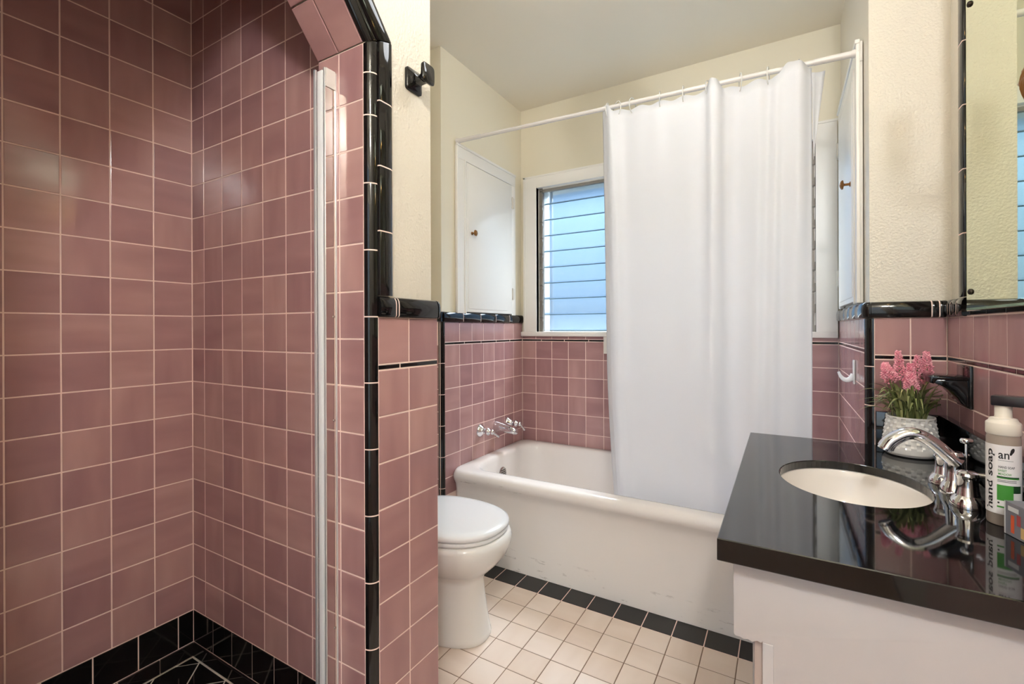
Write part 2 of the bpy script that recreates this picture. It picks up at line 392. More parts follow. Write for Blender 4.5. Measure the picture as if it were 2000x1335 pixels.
# ------------------------------------------------------------------ floor and ceiling
FP = 0.1094; FX0 = -1.1211; FYB = 1.8425; FYK = FYB - 0.0985
floor = struct(box('floor', -1.85, 0.55, -1.45, 2.75, -0.12, -0.0012, M['floor_grout']), 'small square beige floor tiles with a black border')
box('border_grout', -1.436, 0.2, FYK - 0.001, FYB + 0.01, -0.01, -0.0009, M['grout'], floor)
O0 = Vector((0, 0, 0))
tiles(floor, O0, EXv, EYv, grid(-1.62, 0.40, FX0, FP), grid(0.2, FYK, FYK, FP), M['beige'], skip=lambda a, b, c, d: b < PX and d < PY - 0.02, t=0.006, gap=0.0028)
tiles(floor, O0, EXv, EYv, grid(-1.436, 0.21, FX0, FP), [FYK, FYB + 0.02], M['floor_black'], t=0.006, gap=0.0032)
ceiling = struct(box('ceiling', -1.85, 0.55, -1.45, 2.75, CEIL, CEIL + 0.1, M['ceiling']), 'cream painted ceiling')

# ------------------------------------------------------------------ shower enclosure
shl = struct(box('wall_shower_left', SX - 0.12, SX - GD, -0.2, SY + 0.02, 0.0, CEIL, M['grout']), 'pink tiled left wall inside the shower')
cols = [SY - DEPTH * 0 - k * P for k in range(0, 9)]; cols = [SY] + [SY - 0.0014 - k * P for k in range(1, 9)] + [-0.08]
zrow = 1.1657
rows_sh = [0.172] + [zrow + k * P for k in range(-9, 12) if 0.172 + 0.02 < zrow + k * P < CEIL - 0.02] + [CEIL]
# seen from the room this wall faces +X: U runs towards -Y ... use U=+Y, V=+Z (normal +X)
tiles(shl, (SX, 0, 0), EYv, EZv, cols, rows_sh, M['pink'], t=DEPTH)
bl_cuts = [SY] + [SY - 0.046 - k * P for k in range(0, 8)]
tiles(shl, (SX + 0.001, 0, 0), EYv, EZv, bl_cuts, [0.064, 0.172], M['black'], t=DEPTH, name='black_tile')
tiles(shl, (SX + 0.006, 0, 0), EYv, EZv, [SY] + [SY - 0.1 - k * P for k in range(0, 8)], [0.018, 0.064], M['black'], t=0.01, name='black_tile', gap=0.0032)
shf = struct(box('wall_shower_far', SX - 0.12, JB, SY + GD, 0.90, 0.0, CEIL, M['grout']), 'pink tiled far wall inside the shower')
UX = Vector((1, 0, 0)); 
colsF = [SX] + [SX + 0.0752 + k * P for k in range(0, 7)]; colsF = [c for c in colsF if c < JB - 0.02] + [JB]
tiles(shf, (0, SY, 0), EXv, EZv, colsF, rows_sh, M['pink'], t=DEPTH)
tiles(shf, (0, SY - 0.001, 0), EXv, EZv, [SX] + [SX + 0.1215 + k * P for k in range(0, 6)] + [JB], [0.064, 0.172], M['black'], t=DEPTH, name='black_tile')
tiles(shf, (0, SY - 0.006, 0), EXv, EZv, [SX] + [SX + 0.1 + k * P for k in range(0, 6)] + [JB], [0.018, 0.064], M['black'], t=0.01, name='black_tile', gap=0.0032)
shn = struct(box('wall_shower_near', SX - 0.12, JB, -0.32, -0.08, 0.0, CEIL, M['grout']), 'near wall of the shower behind the camera')
struct(box('ceiling_shade_panel', SX, JB, -0.08, SY, 2.31, 2.36, M['shower_shade']), 'unseen dark panel added to shade the top of the shower')  # unseen, added to keep bounced light off the upper shower walls
# shower floor: black tiles laid diagonally
shfl = struct(box('floor_shower', SX, JB + 0.02, -0.08, SY, 0.0, 0.0155, M['grout_white']), 'black tiled shower floor laid diagonally')
d1 = Vector((1, 1, 0)).normalized(); d2 = Vector((-1, 1, 0)).normalized()
def clip(poly, ax, lim, keep_less):
    out = []
    for i, p in enumerate(poly):
        q = poly[(i + 1) % len(poly)]; ip = (p[ax] <= lim) == keep_less; iq = (q[ax] <= lim) == keep_less
        if ip: out.append(p)
        if ip != iq: out.append(p.lerp(q, (lim - p[ax]) / (q[ax] - p[ax])))
    return out
for i in range(-14, 14):
    for j in range(-14, 14):
        c = Vector((SX + 0.055, SY - 0.01, 0)) + d1 * (i + .5) * P + d2 * (j + .5) * P; hh = (P - 0.004) / 2
        po = [c + d1 * a + d2 * b for a, b in ((-hh, -hh), (hh, -hh), (hh, hh), (-hh, hh))]
        for ax, lim, kl in ((0, SX + 0.009, False), (0, JB - 0.002, True), (1, SY - 0.009, True), (1, -0.07, False)):
            po = clip(po, ax, lim, kl) if po else po
        if len(po) < 3: continue
        n_ = len(po); vv = [(p.x, p.y, 0.010) for p in po] + [(p.x, p.y, 0.0165) for p in po]
        link('black_tile', mesh('black_tile', vv, [tuple(range(n_)), tuple(range(n_, 2 * n_))] + [(k, (k + 1) % n_, n_ + (k + 1) % n_, n_ + k) for k in range(n_)]), M['black'], shfl)
curb = struct(box('trim_1', JB, PX, NEAR, JY, 0.0, 0.10, M['black'], bevel=0.008), 'black tiled kerb of the shower')

# ------------------------------------------------------------------ pillar with the clipped-arch opening
CH = math.radians(51.0); cd = Vector((0, -math.cos(CH), math.sin(CH)))       # run of the clipped corner
TOPZ = 2.12; L1 = (TOPZ - ZC) / cd.z; FLATY = JY + cd.y * L1
FL2 = NEAR + (JY - FLATY)
def opening_outline(off):
    """outline of the opening in (y,z), grown outwards by off"""
    h = math.tan((math.pi / 2 - CH) / 2) * off; g = math.tan(CH / 2) * off
    return [(JY + off, 0), (JY + off, ZC + h), (FLATY + g, TOPZ + off), (FL2 - g, TOPZ + off), (NEAR - off, ZC + h), (NEAR - off, 0)]
def wall_with_opening(name, x0, x1, y0, y1, z1, off, mat, parent=None, z0=0.0):
    op = opening_outline(off)
    # ring polygon: outer rectangle minus opening (open at the floor) -> one closed outline
    poly = [(y1, z0)] + [(y1, z1), (y0, z1), (y0, z0)] + [(op[5][0], z0)] + [op[4], op[3], op[2], op[1]] + [(op[0][0], z0)]
    return prism(name, poly, 'x', x0, x1, mat, parent)
wl = struct(wall_with_opening('wall_left', JB + 0.004, PLX, -1.35, PY - 0.012, CEIL, DEPTH + 0.004, M['plaster']), 'cream plastered pillar wall around the arched shower opening')
# back part of pillar (fills towards the shower's far wall)
pf = struct(box('wall_pillar_back', SX - 0.12, JB + 0.004, 0.90, PY - 0.012, 0.0, CEIL, M['plaster']), 'plaster between the shower and the toilet nook')
# tiled dado on the pillar: mortar bed, tiles, liner, cap
bed = multibox('mortar_bed', [(PLX - 0.01, PX - GD, JY + QR - 0.002, PY - GD, 0.0, CAP0 + 0.002)], M['grout'], wl)
box('mortar_bed', SX, PLX, PY - 0.013, PY - GD, 0.0, CAP0, M['grout'], wl)
colsP = [0.7787, PY - P - 0.002, PY]
rP = [0.0325] + [ROW0 + k * P for k in range(-6, 4) if ROW0 + k * P > 0.05]
tiles(wl, (PX, 0, 0), EYv, EZv, colsP, rP[:-1] + [ST0], M['pink'], t=DEPTH)
tiles(wl, (PX, 0, 0), EYv, EZv, colsP, [0.0, 0.0325], M['pink'], t=DEPTH)
tiles(wl, (PX, 0, 0), EYv, EZv, [0.7775, 0.850, PY], [ST0, ST1], M['black'], t=DEPTH, name='liner_strip')
tiles(wl, (PX, 0, 0), EYv, EZv, colsP, [ST1, CAP0], M['pink'], t=DEPTH)
# nook side of the pillar
tiles(wl, (0, PY, 0), -EXv, EZv, [-PX, -PX + P, -PX + 2 * P, -PX + 3 * P, -PX + 4 * P], rP + [ST1 + 0.11], M['pink'], t=DEPTH)
BULL = ((-0.012, 0.0), (0.003, 0.0), (0.0058, 0.0015), (0.0070, 0.004), (0.0072, 0.030), (0.0062, 0.038), (0.0030, 0.044), (-0.003, 0.047), (-0.012, 0.0478))
CAPP = ((-0.020, 0.0), (0.004, 0.0), (0.0075, 0.0015), (0.0095, 0.005), (0.0100, 0.030), (0.0085, 0.040), (0.0045, 0.0465), (-0.002, 0.049), (-0.020, 0.049))
# profile coordinates for pieces(): u = offset away from the opening, v = proud of the wall
def swap(pr): return tuple((v, u) for u, v in pr)
BULLs = swap(BULL)
z_bull = [CAP1 + 0.001 + k * 0.1525 for k in range(0, 5)]
HALF = math.tan((math.pi / 2 - CH) / 2)
z_bull = [z for z in z_bull if z < ZC - 0.05] + [ZC]
# vertical run: e1 = +Y (away from the opening), e2 = +X, ea = +Z ; mitre grows with u
u0 = QR + 0.0005
B_u = tuple((u0 + u, v) for u, v in BULLs)
pieces(wl, 'bullnose_trim', B_u, (PX, JY, 0), EYv, EXv, EZv, z_bull, M['black'], m1=HALF)
e_out = Vector((0, cd.z, -cd.y))                               # away from the opening, square to the clipped corner
pieces(wl, 'bullnose_trim', B_u, (PX, JY, ZC), e_out, EXv, cd, [0, L1 / 2, L1], M['black'], m0=-HALF, m1=math.tan(CH / 2))
pieces(wl, 'bullnose_trim', B_u, (PX, FLATY, TOPZ), EZv, EXv, -EYv, [0, (FLATY - FL2) / 2, FLATY - FL2], M['black'], m0=-math.tan(CH / 2), m1=math.tan(CH / 2))
# quarter-round nosing of the opening
def arc(r, n=8, back=0.006):
    pts = [(r * (1 - math.cos(math.pi / 2 * k / n)) , -r * (1 - math.sin(math.pi / 2 * k / n))) for k in range(n + 1)]   # from jamb face round to wall face
    return tuple([(back + 0.0, -r)] + pts + [(r, -back)])
QP = arc(QR)
zq = [0.068, 0.2205, 0.3749, 0.5294, 0.6852, 0.840, 0.9949, 1.1489, 1.3042, 1.4596, 1.6176, 1.7163, ZC]
pieces(wl, 'quarter_round', QP, (PX, JY, 0), EYv, EXv, EZv, zq, M['black'], m1=HALF)
pieces(wl, 'quarter_round', QP, (PX, JY, ZC), e_out, EXv, cd, [0, 0.088, 0.242, L1], M['black'], m0=-HALF, m1=math.tan(CH / 2))
pieces(wl, 'quarter_round', QP, (PX, FLATY, TOPZ), EZv, EXv, -EYv, [0, 0.155, FLATY - FL2], M['black'], m0=-math.tan(CH / 2), m1=math.tan(CH / 2))
cd2 = Vector((0, -cd.y, cd.z))
pieces(wl, 'quarter_round', QP, (PX, NEAR, 0), -EYv, EXv, EZv, [0.1 + 0.155 * k for k in range(11)] + [ZC], M['black'], m1=HALF)
pieces(wl, 'quarter_round', QP, (PX, NEAR, ZC), Vector((0, -cd.z, -cd.y)), EXv, cd2, [0, 0.155, L1], M['black'], m0=-HALF)
# the dado goes on past the near side of the opening
multibox('mortar_bed', [(PLX - 0.01, PX - GD, -0.75, NEAR - QR + 0.002, 0.0, CAP0 + 0.002)], M['grout'], wl)
colsN = [-0.75] + [NEAR - QR - k * P for k in range(6, 0, -1)] + [NEAR - QR - 0.0012]
tiles(wl, (PX, 0, 0), EYv, EZv, colsN, [0.0] + rP[:-1] + [ST0], M['pink'], t=DEPTH)
tiles(wl, (PX, 0, 0), EYv, EZv, [-0.75, -0.60, -0.45, -0.30, -0.15, NEAR - QR], [ST0, ST1], M['black'], t=DEPTH, name='liner_strip')
tiles(wl, (PX, 0, 0), EYv, EZv, colsN, [ST1, CAP0], M['pink'], t=DEPTH)
pieces(wl, 'cap_trim', CAPP, (PX, 0, CAP0), EXv, EZv, EYv, [-0.75, -0.60, -0.45, -0.30, -0.15, NEAR - QR], M['black'])
pieces(wl, 'bullnose_trim', B_u, (PX, NEAR, 0), -EYv, EXv, EZv, z_bull, M['black'], m1=HALF)
pieces(wl, 'bullnose_trim', B_u, (PX, NEAR, ZC), Vector((0, -cd.z, -cd.y)), EXv, cd2, [0, L1 / 2, L1], M['black'], m0=-HALF, m1=math.tan(CH / 2))
# grout fillet behind the nosing (fills the joint)
prism('grout_fillet', [(PX - QR - 0.0015, JY + 0.003), (PX - 0.003, JY + QR + 0.0015), (PX - 0.02, JY + QR + 0.0015), (PX - QR - 0.0015, JY + 0.02)], 'z', 0.0, ZC, M['grout'], wl)
box('grout_bed', JB + 0.003, PX - QR + 0.004, JY + GD, JY + 0.02, 0.0, ZC, M['grout'], wl)
# jamb tiles, clipped-corner tiles and head tiles: two columns across the wall's thickness
JX = [-(PX - QR) + 0.0012, 0.926, -JB]                                   # measured along -X
rowsJ = [0.10, 0.2060] + [0.3135 + k * 0.1119 for k in range(0, 13)] + [ZC]
tiles(wl, (0, JY, 0), EXv, EZv, [-v for v in JX], rowsJ, M['pink'], t=DEPTH)
def quad_tiles(O, along, L, m0, m1, cuts):
    """tiles on a sloping reveal; U along -X is fixed, V runs along the slope"""
    Un = EXv
    for a, b in zip(cuts[:-1], cuts[1:]):
        for i in range(2): tile(wl, Vector(O), Un, along, -JX[i + 1], -JX[i], a, b, M['pink'], t=DEPTH)
quad_tiles((0, JY, ZC), cd, L1, 0, 0, [0, 0.118, 0.235, L1])
quad_tiles((0, FLATY, TOPZ), -EYv, FLATY - FL2, 0, 0, [0, 0.11, 0.22, FLATY - FL2])
tiles(wl, (0, NEAR, 0), -EXv, EZv, JX, rowsJ, M['pink'], t=DEPTH)
box('grout_bed', JB + 0.003, PX - QR + 0.004, NEAR - 0.02, NEAR - GD, 0.0, ZC, M['grout'], wl)
for a_, b_ in ((0, 0.118), (0.118, 0.235), (0.235, L1)):
    for i_ in range(2): tile(wl, Vector((0, NEAR, ZC)), -EXv, cd2, JX[i_], JX[i_ + 1], a_, b_, M['pink'], t=DEPTH)
# cap of the pillar dado
CAPs = CAPP
cy = [0.7775, 0.8285, 0.838, 0.9865]
pieces(wl, 'cap_trim', CAPs, (PX, 0, CAP0), EXv, EZv, EYv, cy, M['black'])
# rounded corner piece of the cap
lo = []
for u, v in CAPP:
    ring = []
    for k in range(7):
        t = math.pi / 2 * k / 6; r = max(0.0005, 0.0075 + u)
        ring.append((PX - 0.0075 + r * math.cos(t), 0.9885 + r * math.sin(t), CAP0 + v))
    lo.append(ring)
lo = [l for l in lo if True][1:-1]
vs = [v for l in lo for v in l]; n = 7; fs = []
for i in range(len(lo) - 1):
    for j in range(n - 1): fs.append((i * n + j, i * n + j + 1, (i + 1) * n + j + 1, (i + 1) * n + j))
link('cap_corner', autosmooth(mesh('cap_corner', vs, fs), 40), M['black'], wl)
pieces(wl, 'cap_trim', CAPs, (0, 0.996, CAP0), EYv, EZv, -EXv, [0.8285, 0.98, 1.13, 1.29], M['black'])

# ------------------------------------------------------------------ toilet nook and bath alcove shell
wn = struct(box('wall_nook', -1.85, -1.62, 0.9, AY + 0.2, 0.0, CEIL, M['plaster_smooth']), 'cream wall behind the toilet')
PBX = BX - 0.012
wt = struct(multibox('wall_tap', [(-1.85, PBX, AY + 0.012, 1.967, 0, CEIL), (-1.85, PBX, 2.393, BY + 0.15, 0, CEIL), (-1.85, PBX, 1.967, 2.393, 0, 1.205), (-1.85, PBX, 1.967, 2.393, 1.995, CEIL), (-1.85, PBX - 0.15, 1.96, 2.40, 1.2, 2.0)], M['plaster_smooth']), 'cream and pink tiled wall at the tap end of the bath')
box('mortar_bed', PBX - 0.003, BX - GD, AY + QR, BY, 0.0, CAP0, M['grout'], wt)
def alc(yp): return yp
colsT = [BY - k * P for k in range(0, 8)]; colsT = [c for c in colsT if c > AY + QR + 0.03] + [AY + QR]
rB0 = 1.12 - 0.1869                                            # joint of the bath walls
rB = [0.30] + [rB0 + k * P for k in range(-6, 1) if rB0 + k * P > 0.32] + [1.0405]
tiles(wt, (BX, 0, 0), EYv, EZv, colsT, rB, M['pink'], t=DEPTH)
tiles(wt, (BX, 0, 0), EYv, EZv, grid(AY + QR, BY, 1.96, 0.155), [1.0405, 1.054], M['black'], t=DEPTH, name='liner_strip')
tiles(wt, (BX, 0, 0), EYv, EZv, colsT, [1.054, 1.155], M['pink'], t=DEPTH)
pieces(wt, 'cap_trim', CAPP, (BX, 0, 1.155), EXv, EZv, EYv, [AY + 0.006, 1.94, 2.10, 2.255, 2.41, BY], M['black'])
pieces(wt, 'quarter_round', QP, (BX, AY, 0), EYv, EXv, EZv, [0.03 + 0.1535 * k for k in range(0, 8)][:-1] + [1.155], M['black'])
struct(wt)
box('mortar_bed', -1.62, PBX, AY + GD, AY + 0.012, 0.0, 1.155, M['grout'], wt)
# front of the cheek wall facing the toilet
tiles(wt, (0, AY, 0), EXv, EZv, [-1.62, BX - QR - 0.055, BX - QR], [0.03] + rB[1:], M['pink'], t=DEPTH)
pieces(wt, 'cap_trim', CAPP, (0, AY, 1.155), -EYv, EZv, EXv, [-1.62, BX + 0.004], M['black'])

# window wall
WX0, WX1, WZ0, WZ1 = -1.3224, 0.13, 1.100, 1.992
ww = struct(multibox('wall_window', [(-1.85, WX0, BY + 0.012, BY + 0.16, 0, CEIL), (WX1, 0.55, BY + 0.012, BY + 0.16, 0, CEIL), (WX0, WX1, BY + 0.012, BY + 0.16, 0, WZ0 - 0.01), (WX0, WX1, BY + 0.012, BY + 0.16, WZ1, CEIL)], M['plaster_smooth']), 'cream and pink tiled window wall over the bath')
box('mortar_bed', BX, RX, BY + GD, BY + 0.014, 0.0, 1.07, M['grout'], ww)
colsB = [BX, BX + 0.0973] + [BX + 0.0973 + k * P for k in range(1, 14)] + [RX]
tiles(ww, (0, BY, 0), EXv, EZv, colsB, rB, M['pink'], t=DEPTH)
tiles(ww, (0, BY, 0), EXv, EZv, grid(BX, RX, -1.30, 0.155), [1.0405, 1.054], M['black'], t=DEPTH, name='liner_strip')
tiles(ww, (0, BY, 0), EXv, EZv, colsB, [1.054, 1.074], M['pink'], t=DEPTH)

# right end wall of the bath and its front cheek beside the vanity
WY = 1.78
wr = struct(multibox('wall_bath_end', [(RX + 0.012, 0.55, WY + 0.012, 1.967, 0, CEIL), (RX + 0.012, 0.55, 2.42, BY + 0.15, 0, CEIL), (RX + 0.012, 0.55, 1.967, 2.42, 0, 1.205), (RX + 0.012, 0.55, 1.967, 2.42, 2.0, CEIL), (RX + 0.16, 0.55, 1.95, 2.43, 1.2, 2.01)], M['plaster']), 'cream textured wall with pink tiles beside the vanity')
box('mortar_bed', RX + GD, RX + 0.014, WY + QR, BY, 0.0, CAP0, M['grout'], wr)
box('mortar_bed', RX + QR, VX, WY + GD, WY + 0.014, 0.0, CAP0, M['grout'], wr)
tiles(wr, (RX, 0, 0), -EYv, EZv, [-c for c in colsT[:-1]] + [-(WY + QR)], rB, M['pink'], t=DEPTH)
tiles(wr, (RX, 0, 0), -EYv, EZv, [-v for v in grid(WY + QR, BY, 1.96, 0.155)], [1.0405, 1.054], M['black'], t=DEPTH, name='liner_strip')
tiles(wr, (RX, 0, 0), -EYv, EZv, [-c for c in colsT[:-1]] + [-(WY + QR)], [1.054, CAP0], M['pink'], t=DEPTH)
colsW = [RX + QR, 0.3245, VX]
rW = [ST0 - k * P for k in range(0, 4)]
tiles(wr, (0, WY, 0), EXv, EZv, colsW, rW, M['pink'], t=DEPTH)
tiles(wr, (0, WY, 0), EXv, EZv, colsW, [ST0, ST1], M['black'], t=DEPTH, name='liner_strip')
tiles(wr, (0, WY, 0), EXv, EZv, colsW, [ST1, CAP0], M['pink'], t=DEPTH)
pieces(wr, 'cap_trim', CAPP, (0, WY, CAP0), -EYv, EZv, EXv, [RX + 0.012, 0.371, 0.388, VX], M['black'])
pieces(wr, 'cap_trim', CAPP, (RX, 0, CAP0), -EXv, EZv, EYv, [WY + 0.012, 1.94, 2.10, 2.255, 2.41, BY], M['black'])
pieces(wr, 'quarter_round', QP, (RX, WY, 0), EYv, -EXv, EZv, [0.40, 0.5735, 0.727, 0.8805, 1.0, CAP0], M['black'])
vs, fs = [], []
pr = CAPP[1:-1]
for u, v in pr:
    for k in range(7):
        t = math.pi / 2 * k / 6; r = max(0.0005, 0.012 + u)
        vs.append((RX + 0.012 - r * math.cos(t), WY + 0.012 - r * math.sin(t), CAP0 + v))
for i in range(len(pr) - 1):
    for j in range(6): fs.append((i * 7 + j, i * 7 + j + 1, (i + 1) * 7 + j + 1, (i + 1) * 7 + j))
link('cap_corner', autosmooth(mesh('cap_corner', vs, fs), 40), M['black'], wr)

# mirror wall
wv = struct(box('wall_right', VX + 0.012, 0.55, -1.45, WY + 0.012, 0.0, CEIL, M['plaster']), 'mirror wall with pink tile dado')
box('mortar_bed', VX + GD, VX + 0.013, -0.3, WY, 0.0, CAP0 + 0.02, M['grout'], wv)
colsV = [WY, 1.6755, 1.5705, 1.4709, 1.3702] + [1.3702 - k * 0.105 for k in range(1, 15)]
tiles(wv, (VX, 0, 0), -EYv, EZv, [-c for c in colsV], rW, M['pink'], t=DEPTH, skip=lambda a, b, c, d: abs(-a - 1.6755) < 0.01 and c > 0.9)
tiles(wv, (VX, 0, 0), -EYv, EZv, [-v for v in grid(colsV[-1], WY, 1.475, 0.15)], [ST0, ST1], M['black'], t=DEPTH, name='liner_strip')
tiles(wv, (VX, 0, 0), -EYv, EZv, [-c for c in colsV], [ST1, CAP0], M['pink'], t=DEPTH)
tiles(wv, (VX - 0.002, 0, 0), -EYv, EZv, [-v for v in grid(colsV[-1], 1.63, 1.475, 0.11)], [CAP0, CAP0 + 0.014], M['black'], t=DEPTH, name='liner_strip')
pieces(wv, 'cap_trim', CAPP, (VX, 0, CAP0), -EXv, EZv, -EYv, [-(WY - 0.012), -1.715, -1.665, -1.618], M['black'])
BV = tuple((u - 0.024, v) for u, v in BULLs)
pieces(wv, 'bullnose_trim', BV, (VX, 1.640, 0), EYv, -EXv, EZv, [CAP1] + [CAP1 + 0.165 * k for k in range(1, 8)], M['black'])

wb = struct(multibox('wall_entrance', [(-0.85, -0.65, -1.45, -1.35, 0, CEIL), (0.15, 0.55, -1.45, -1.35, 0, CEIL), (-0.65, 0.15, -1.45, -1.35, 2.08, CEIL)], M['plaster']), 'entrance wall behind the camera')
struct(multibox('trim_2', [(-0.71, -0.65, -1.355, -1.335, 0, 2.14), (0.15, 0.21, -1.355, -1.335, 0, 2.14), (-0.65, 0.15, -1.355, -1.335, 2.08, 2.14)], M['trim']), 'white door casing behind the camera')

# ------------------------------------------------------------------ window
win = struct(multibox('window_1', [(BX + 0.03, WX0, BY - 0.018, BY + 0.012, WZ0 - 0.012, WZ1), (WX1, RX - 0.004, BY - 0.018, BY + 0.012, WZ0 - 0.012, WZ1), (BX + 0.03, RX - 0.004, BY - 0.018, BY + 0.012, WZ1, 2.063)], M['trim']), 'white cased jalousie window over the bath')
multibox('casing_bead', [(BX + 0.022, BX + 0.034, BY - 0.022, BY + 0.004, WZ0 - 0.01, 2.066), (BX + 0.022, RX - 0.002, BY - 0.022, BY + 0.004, 2.058, 2.068), (WX0 - 0.014, WX0, BY - 0.021, BY + 0.01, WZ0, WZ1 + 0.012), (WX1, WX1 + 0.014, BY - 0.021, BY + 0.01, WZ0, WZ1 + 0.012)], M['trim'], win)
box('window_sill', BX + 0.006, RX - 0.004, BY - 0.030, BY + 0.15, 1.072, 1.100, M['trim'], win, bevel=0.003)
multibox('reveal', [(WX0 - 0.004, WX0 + 0.004, BY + 0.01, BY + 0.16, WZ0, WZ1), (WX1 - 0.004, WX1 + 0.004, BY + 0.01, BY + 0.16, WZ0, WZ1), (WX0, WX1, BY + 0.01, BY + 0.16, WZ1 - 0.006, WZ1 + 0.004)], M['trim'], win)
box('apron_block', -0.893, -0.50, BY - 0.016, BY - 0.001, 0.974, 1.072, M['trim'], win, bevel=0.002)
box('mullion', -0.625, -0.565, BY + 0.005, BY + 0.075, WZ0, WZ1, M['trim'], win)
box('head_channel', WX0 + 0.006, WX1 - 0.006, BY + 0.012, BY + 0.034, WZ1 - 0.022, WZ1 - 0.004, M['louvre_metal'], win)
GY = BY + 0.045
for (a, b) in ((WX0 + 0.004, -0.625), (-0.565, WX1 - 0.004)):
    for xx in (a, b - 0.022):
        fr = box('louvre_track', xx, xx + 0.022, BY + 0.012, BY + 0.040, WZ0, WZ1 - 0.005, M['louvre_metal'], win)
        for k in range(10):
            z = 1.125 + k * 0.0988
            prism('louvre_clip', [(BY + 0.006, z - 0.03), (BY + 0.014, z - 0.042), (BY + 0.030, z + 0.03), (BY + 0.014, z + 0.042)], 'x', xx + 0.004, xx + 0.026, M['louvre_metal'], fr)
    for k in range(9):
        z = 1.112 + k * 0.0988
        # each blade leans: foot towards the room over the one below
        bd = prism('louvre_blade', [(GY - 0.004, z - 0.006), (GY + 0.002, z - 0.006), (GY + 0.024, z + 0.106), (GY + 0.018, z + 0.106)], 'x', a + 0.008, b - 0.008, M['obscure'], win)
        prism('ground_edge', [(GY - 0.0046, z - 0.0072), (GY + 0.002, z - 0.0072), (GY + 0.0026, z - 0.0022), (GY - 0.0040, z - 0.0022)], 'x', a + 0.021, b - 0.021, M['glass_edge'], bd)
        prism('ground_edge', [(GY + 0.0176, z + 0.1035), (GY + 0.0242, z + 0.1035), (GY + 0.0246, z + 0.1065), (GY + 0.0180, z + 0.1065)], 'x', a + 0.021, b - 0.021, M['glass_edge'], bd)
    multibox('outer_stile', [(a + 0.045, a + 0.058, GY + 0.036, GY + 0.046, WZ0, WZ1)], M['louvre_metal'], win)

# ------------------------------------------------------------------ wall cupboards at both ends of the bath
def cupboard(sign, X, label, y0, y1, ya, yb):
    """painted cupboard let into the wall; sign=+1 faces +X"""
    s = sign
    t = thing('wall_cupboard', (X, (y0 + y1) / 2, 1.205), label, 'cupboard')
    def bx(n, a, b, c, d, e, f, m, par, bev=0.0): 
        lo, hi = sorted((X + s * a, X + s * b)); return box(n, lo, hi, c, d, e, f, m, par, bevel=bev)
    bx('casing', -0.01, 0.006, y0 + 0.0005, ya, 1.200, 1.995, M['trim'], t, 0.003)
    bx('casing', -0.01, 0.006, yb, y1 - 0.0005, 1.200, 1.995, M['trim'], t, 0.003)
    bx('casing', -0.01, 0.0062, y0, y1, 1.995, 2.062, M['trim'], t, 0.003)
    bx('casing_bead', -0.002, 0.009, y0 - 0.004, y0 + 0.012, 1.200, 2.054, M['trim'], t, 0.003)
    bx('casing_bead', -0.002, 0.012, y0 - 0.004, y1, 2.054, 2.068, M['trim'], t, 0.003)
    bx('casing_bead', -0.004, 0.011, ya - 0.014, ya - 0.002, 1.200, 1.998, M['trim'], t, 0.002)
    bx('carcass', -0.15, -0.012, ya, yb, 1.206, 1.994, M['trim'], t)
    d = bx('door', -0.012, 0.010, ya + 0.003, yb - 0.003, 1.208, 1.990, M['trim'], t, 0.002)
    bx('door_panel', 0.006, 0.0125, ya + 0.014, yb - 0.06, 1.225, 1.974, M['trim'], d, 0.003)
    for z in (1.33, 1.885):
        h = bx('hinge', -0.002, 0.014, yb - 0.004, yb + 0.020, z - 0.032, z + 0.032, M['hinge'], t, 0.002)
        lathe('hinge_pin', (X + s * 0.013, yb, z - 0.037), (0, 0, 1), [(0.0001, 0), (0.004, 0.002), (0.004, 0.072), (0.0001, 0.074)], M['hinge'], h, 10)
    kx = 0.0125
    k = lathe('knob', (X + s * kx, ya + 0.045, 1.625), (s, 0, 0), [(0.009, 0), (0.009, 0.002), (0.0045, 0.004), (0.004, 0.017), (0.006, 0.019), (0.015, 0.021), (0.0165, 0.024), (0.013, 0.028), (0.006, 0.031), (0.0001, 0.032)], M['brass'], d, 24, lobes=6, lobe=0.05)
    return t
cupboard(1, BX, 'white painted wall cupboard with brass knob over the tub taps', 1.895, 2.488, 1.969, 2.440)
cupboard(-1, RX, 'white painted wall cupboard with brass knob seen edge-on beyond the curtain', 1.895, 2.50, 1.969, 2.455)

# ------------------------------------------------------------------ bath tub
def rrect(x0, x1, y0, y1, r, z, n=10):
    out = []
    for (cx, cy, a0) in ((x1 - r, y0 + r, -90), (x1 - r, y1 - r, 0), (x0 + r, y1 - r, 90), (x0 + r, y0 + r, 180)):
        for k in range(n + 1):
            a = math.radians(a0 + 90 * k / n); out.append(Vector((cx + r * math.cos(a), cy + r * math.sin(a), z)))
    # denser straight runs
    res = []
    for i, p in enumerate(out):
        q = out[(i + 1) % len(out)]; res.append(p)
        if (q - p).length > 0.3:
            for t in (0.1, 0.3, 0.5, 0.7, 0.9): res.append(p.lerp(q, t))
        elif i % (n + 1) == n:
            for t in (0.1, 0.3, 0.5, 0.7, 0.9): res.append(p.lerp(q, t))
    return res
TX0, TX1, TYB = BX + 0.002, RX - 0.002, BY - 0.002
RIM = 0.42
tub = thing('bathtub', (-0.6, 2.2, 0), 'white enamelled built-in bathtub with a rolled rim and scuffed apron', 'bathtub')
prof = [(0.001, 1.847, 0.03, 0), (0.012, 1.849, 0.03, 0), (0.05, 1.858, 0.03, 0), (0.14, 1.866, 0.03, 0), (0.25, 1.868, 0.03, 0), (0.32, 1.862, 0.03, 0), (0.35, 1.852, 0.035, 0), (0.368, 1.838, 0.04, 0), (0.385, 1.829, 0.045, 0), (0.400, 1.829, 0.05, 0), (0.411, 1.836, 0.055, 0.0), (0.418, 1.848, 0.06, 0.0), (RIM, 1.862, 0.065, 0.004)]
loops = [rrect(TX0 + i, TX1 - i, yf, TYB - i, r, z) for z, yf, r, i in prof]
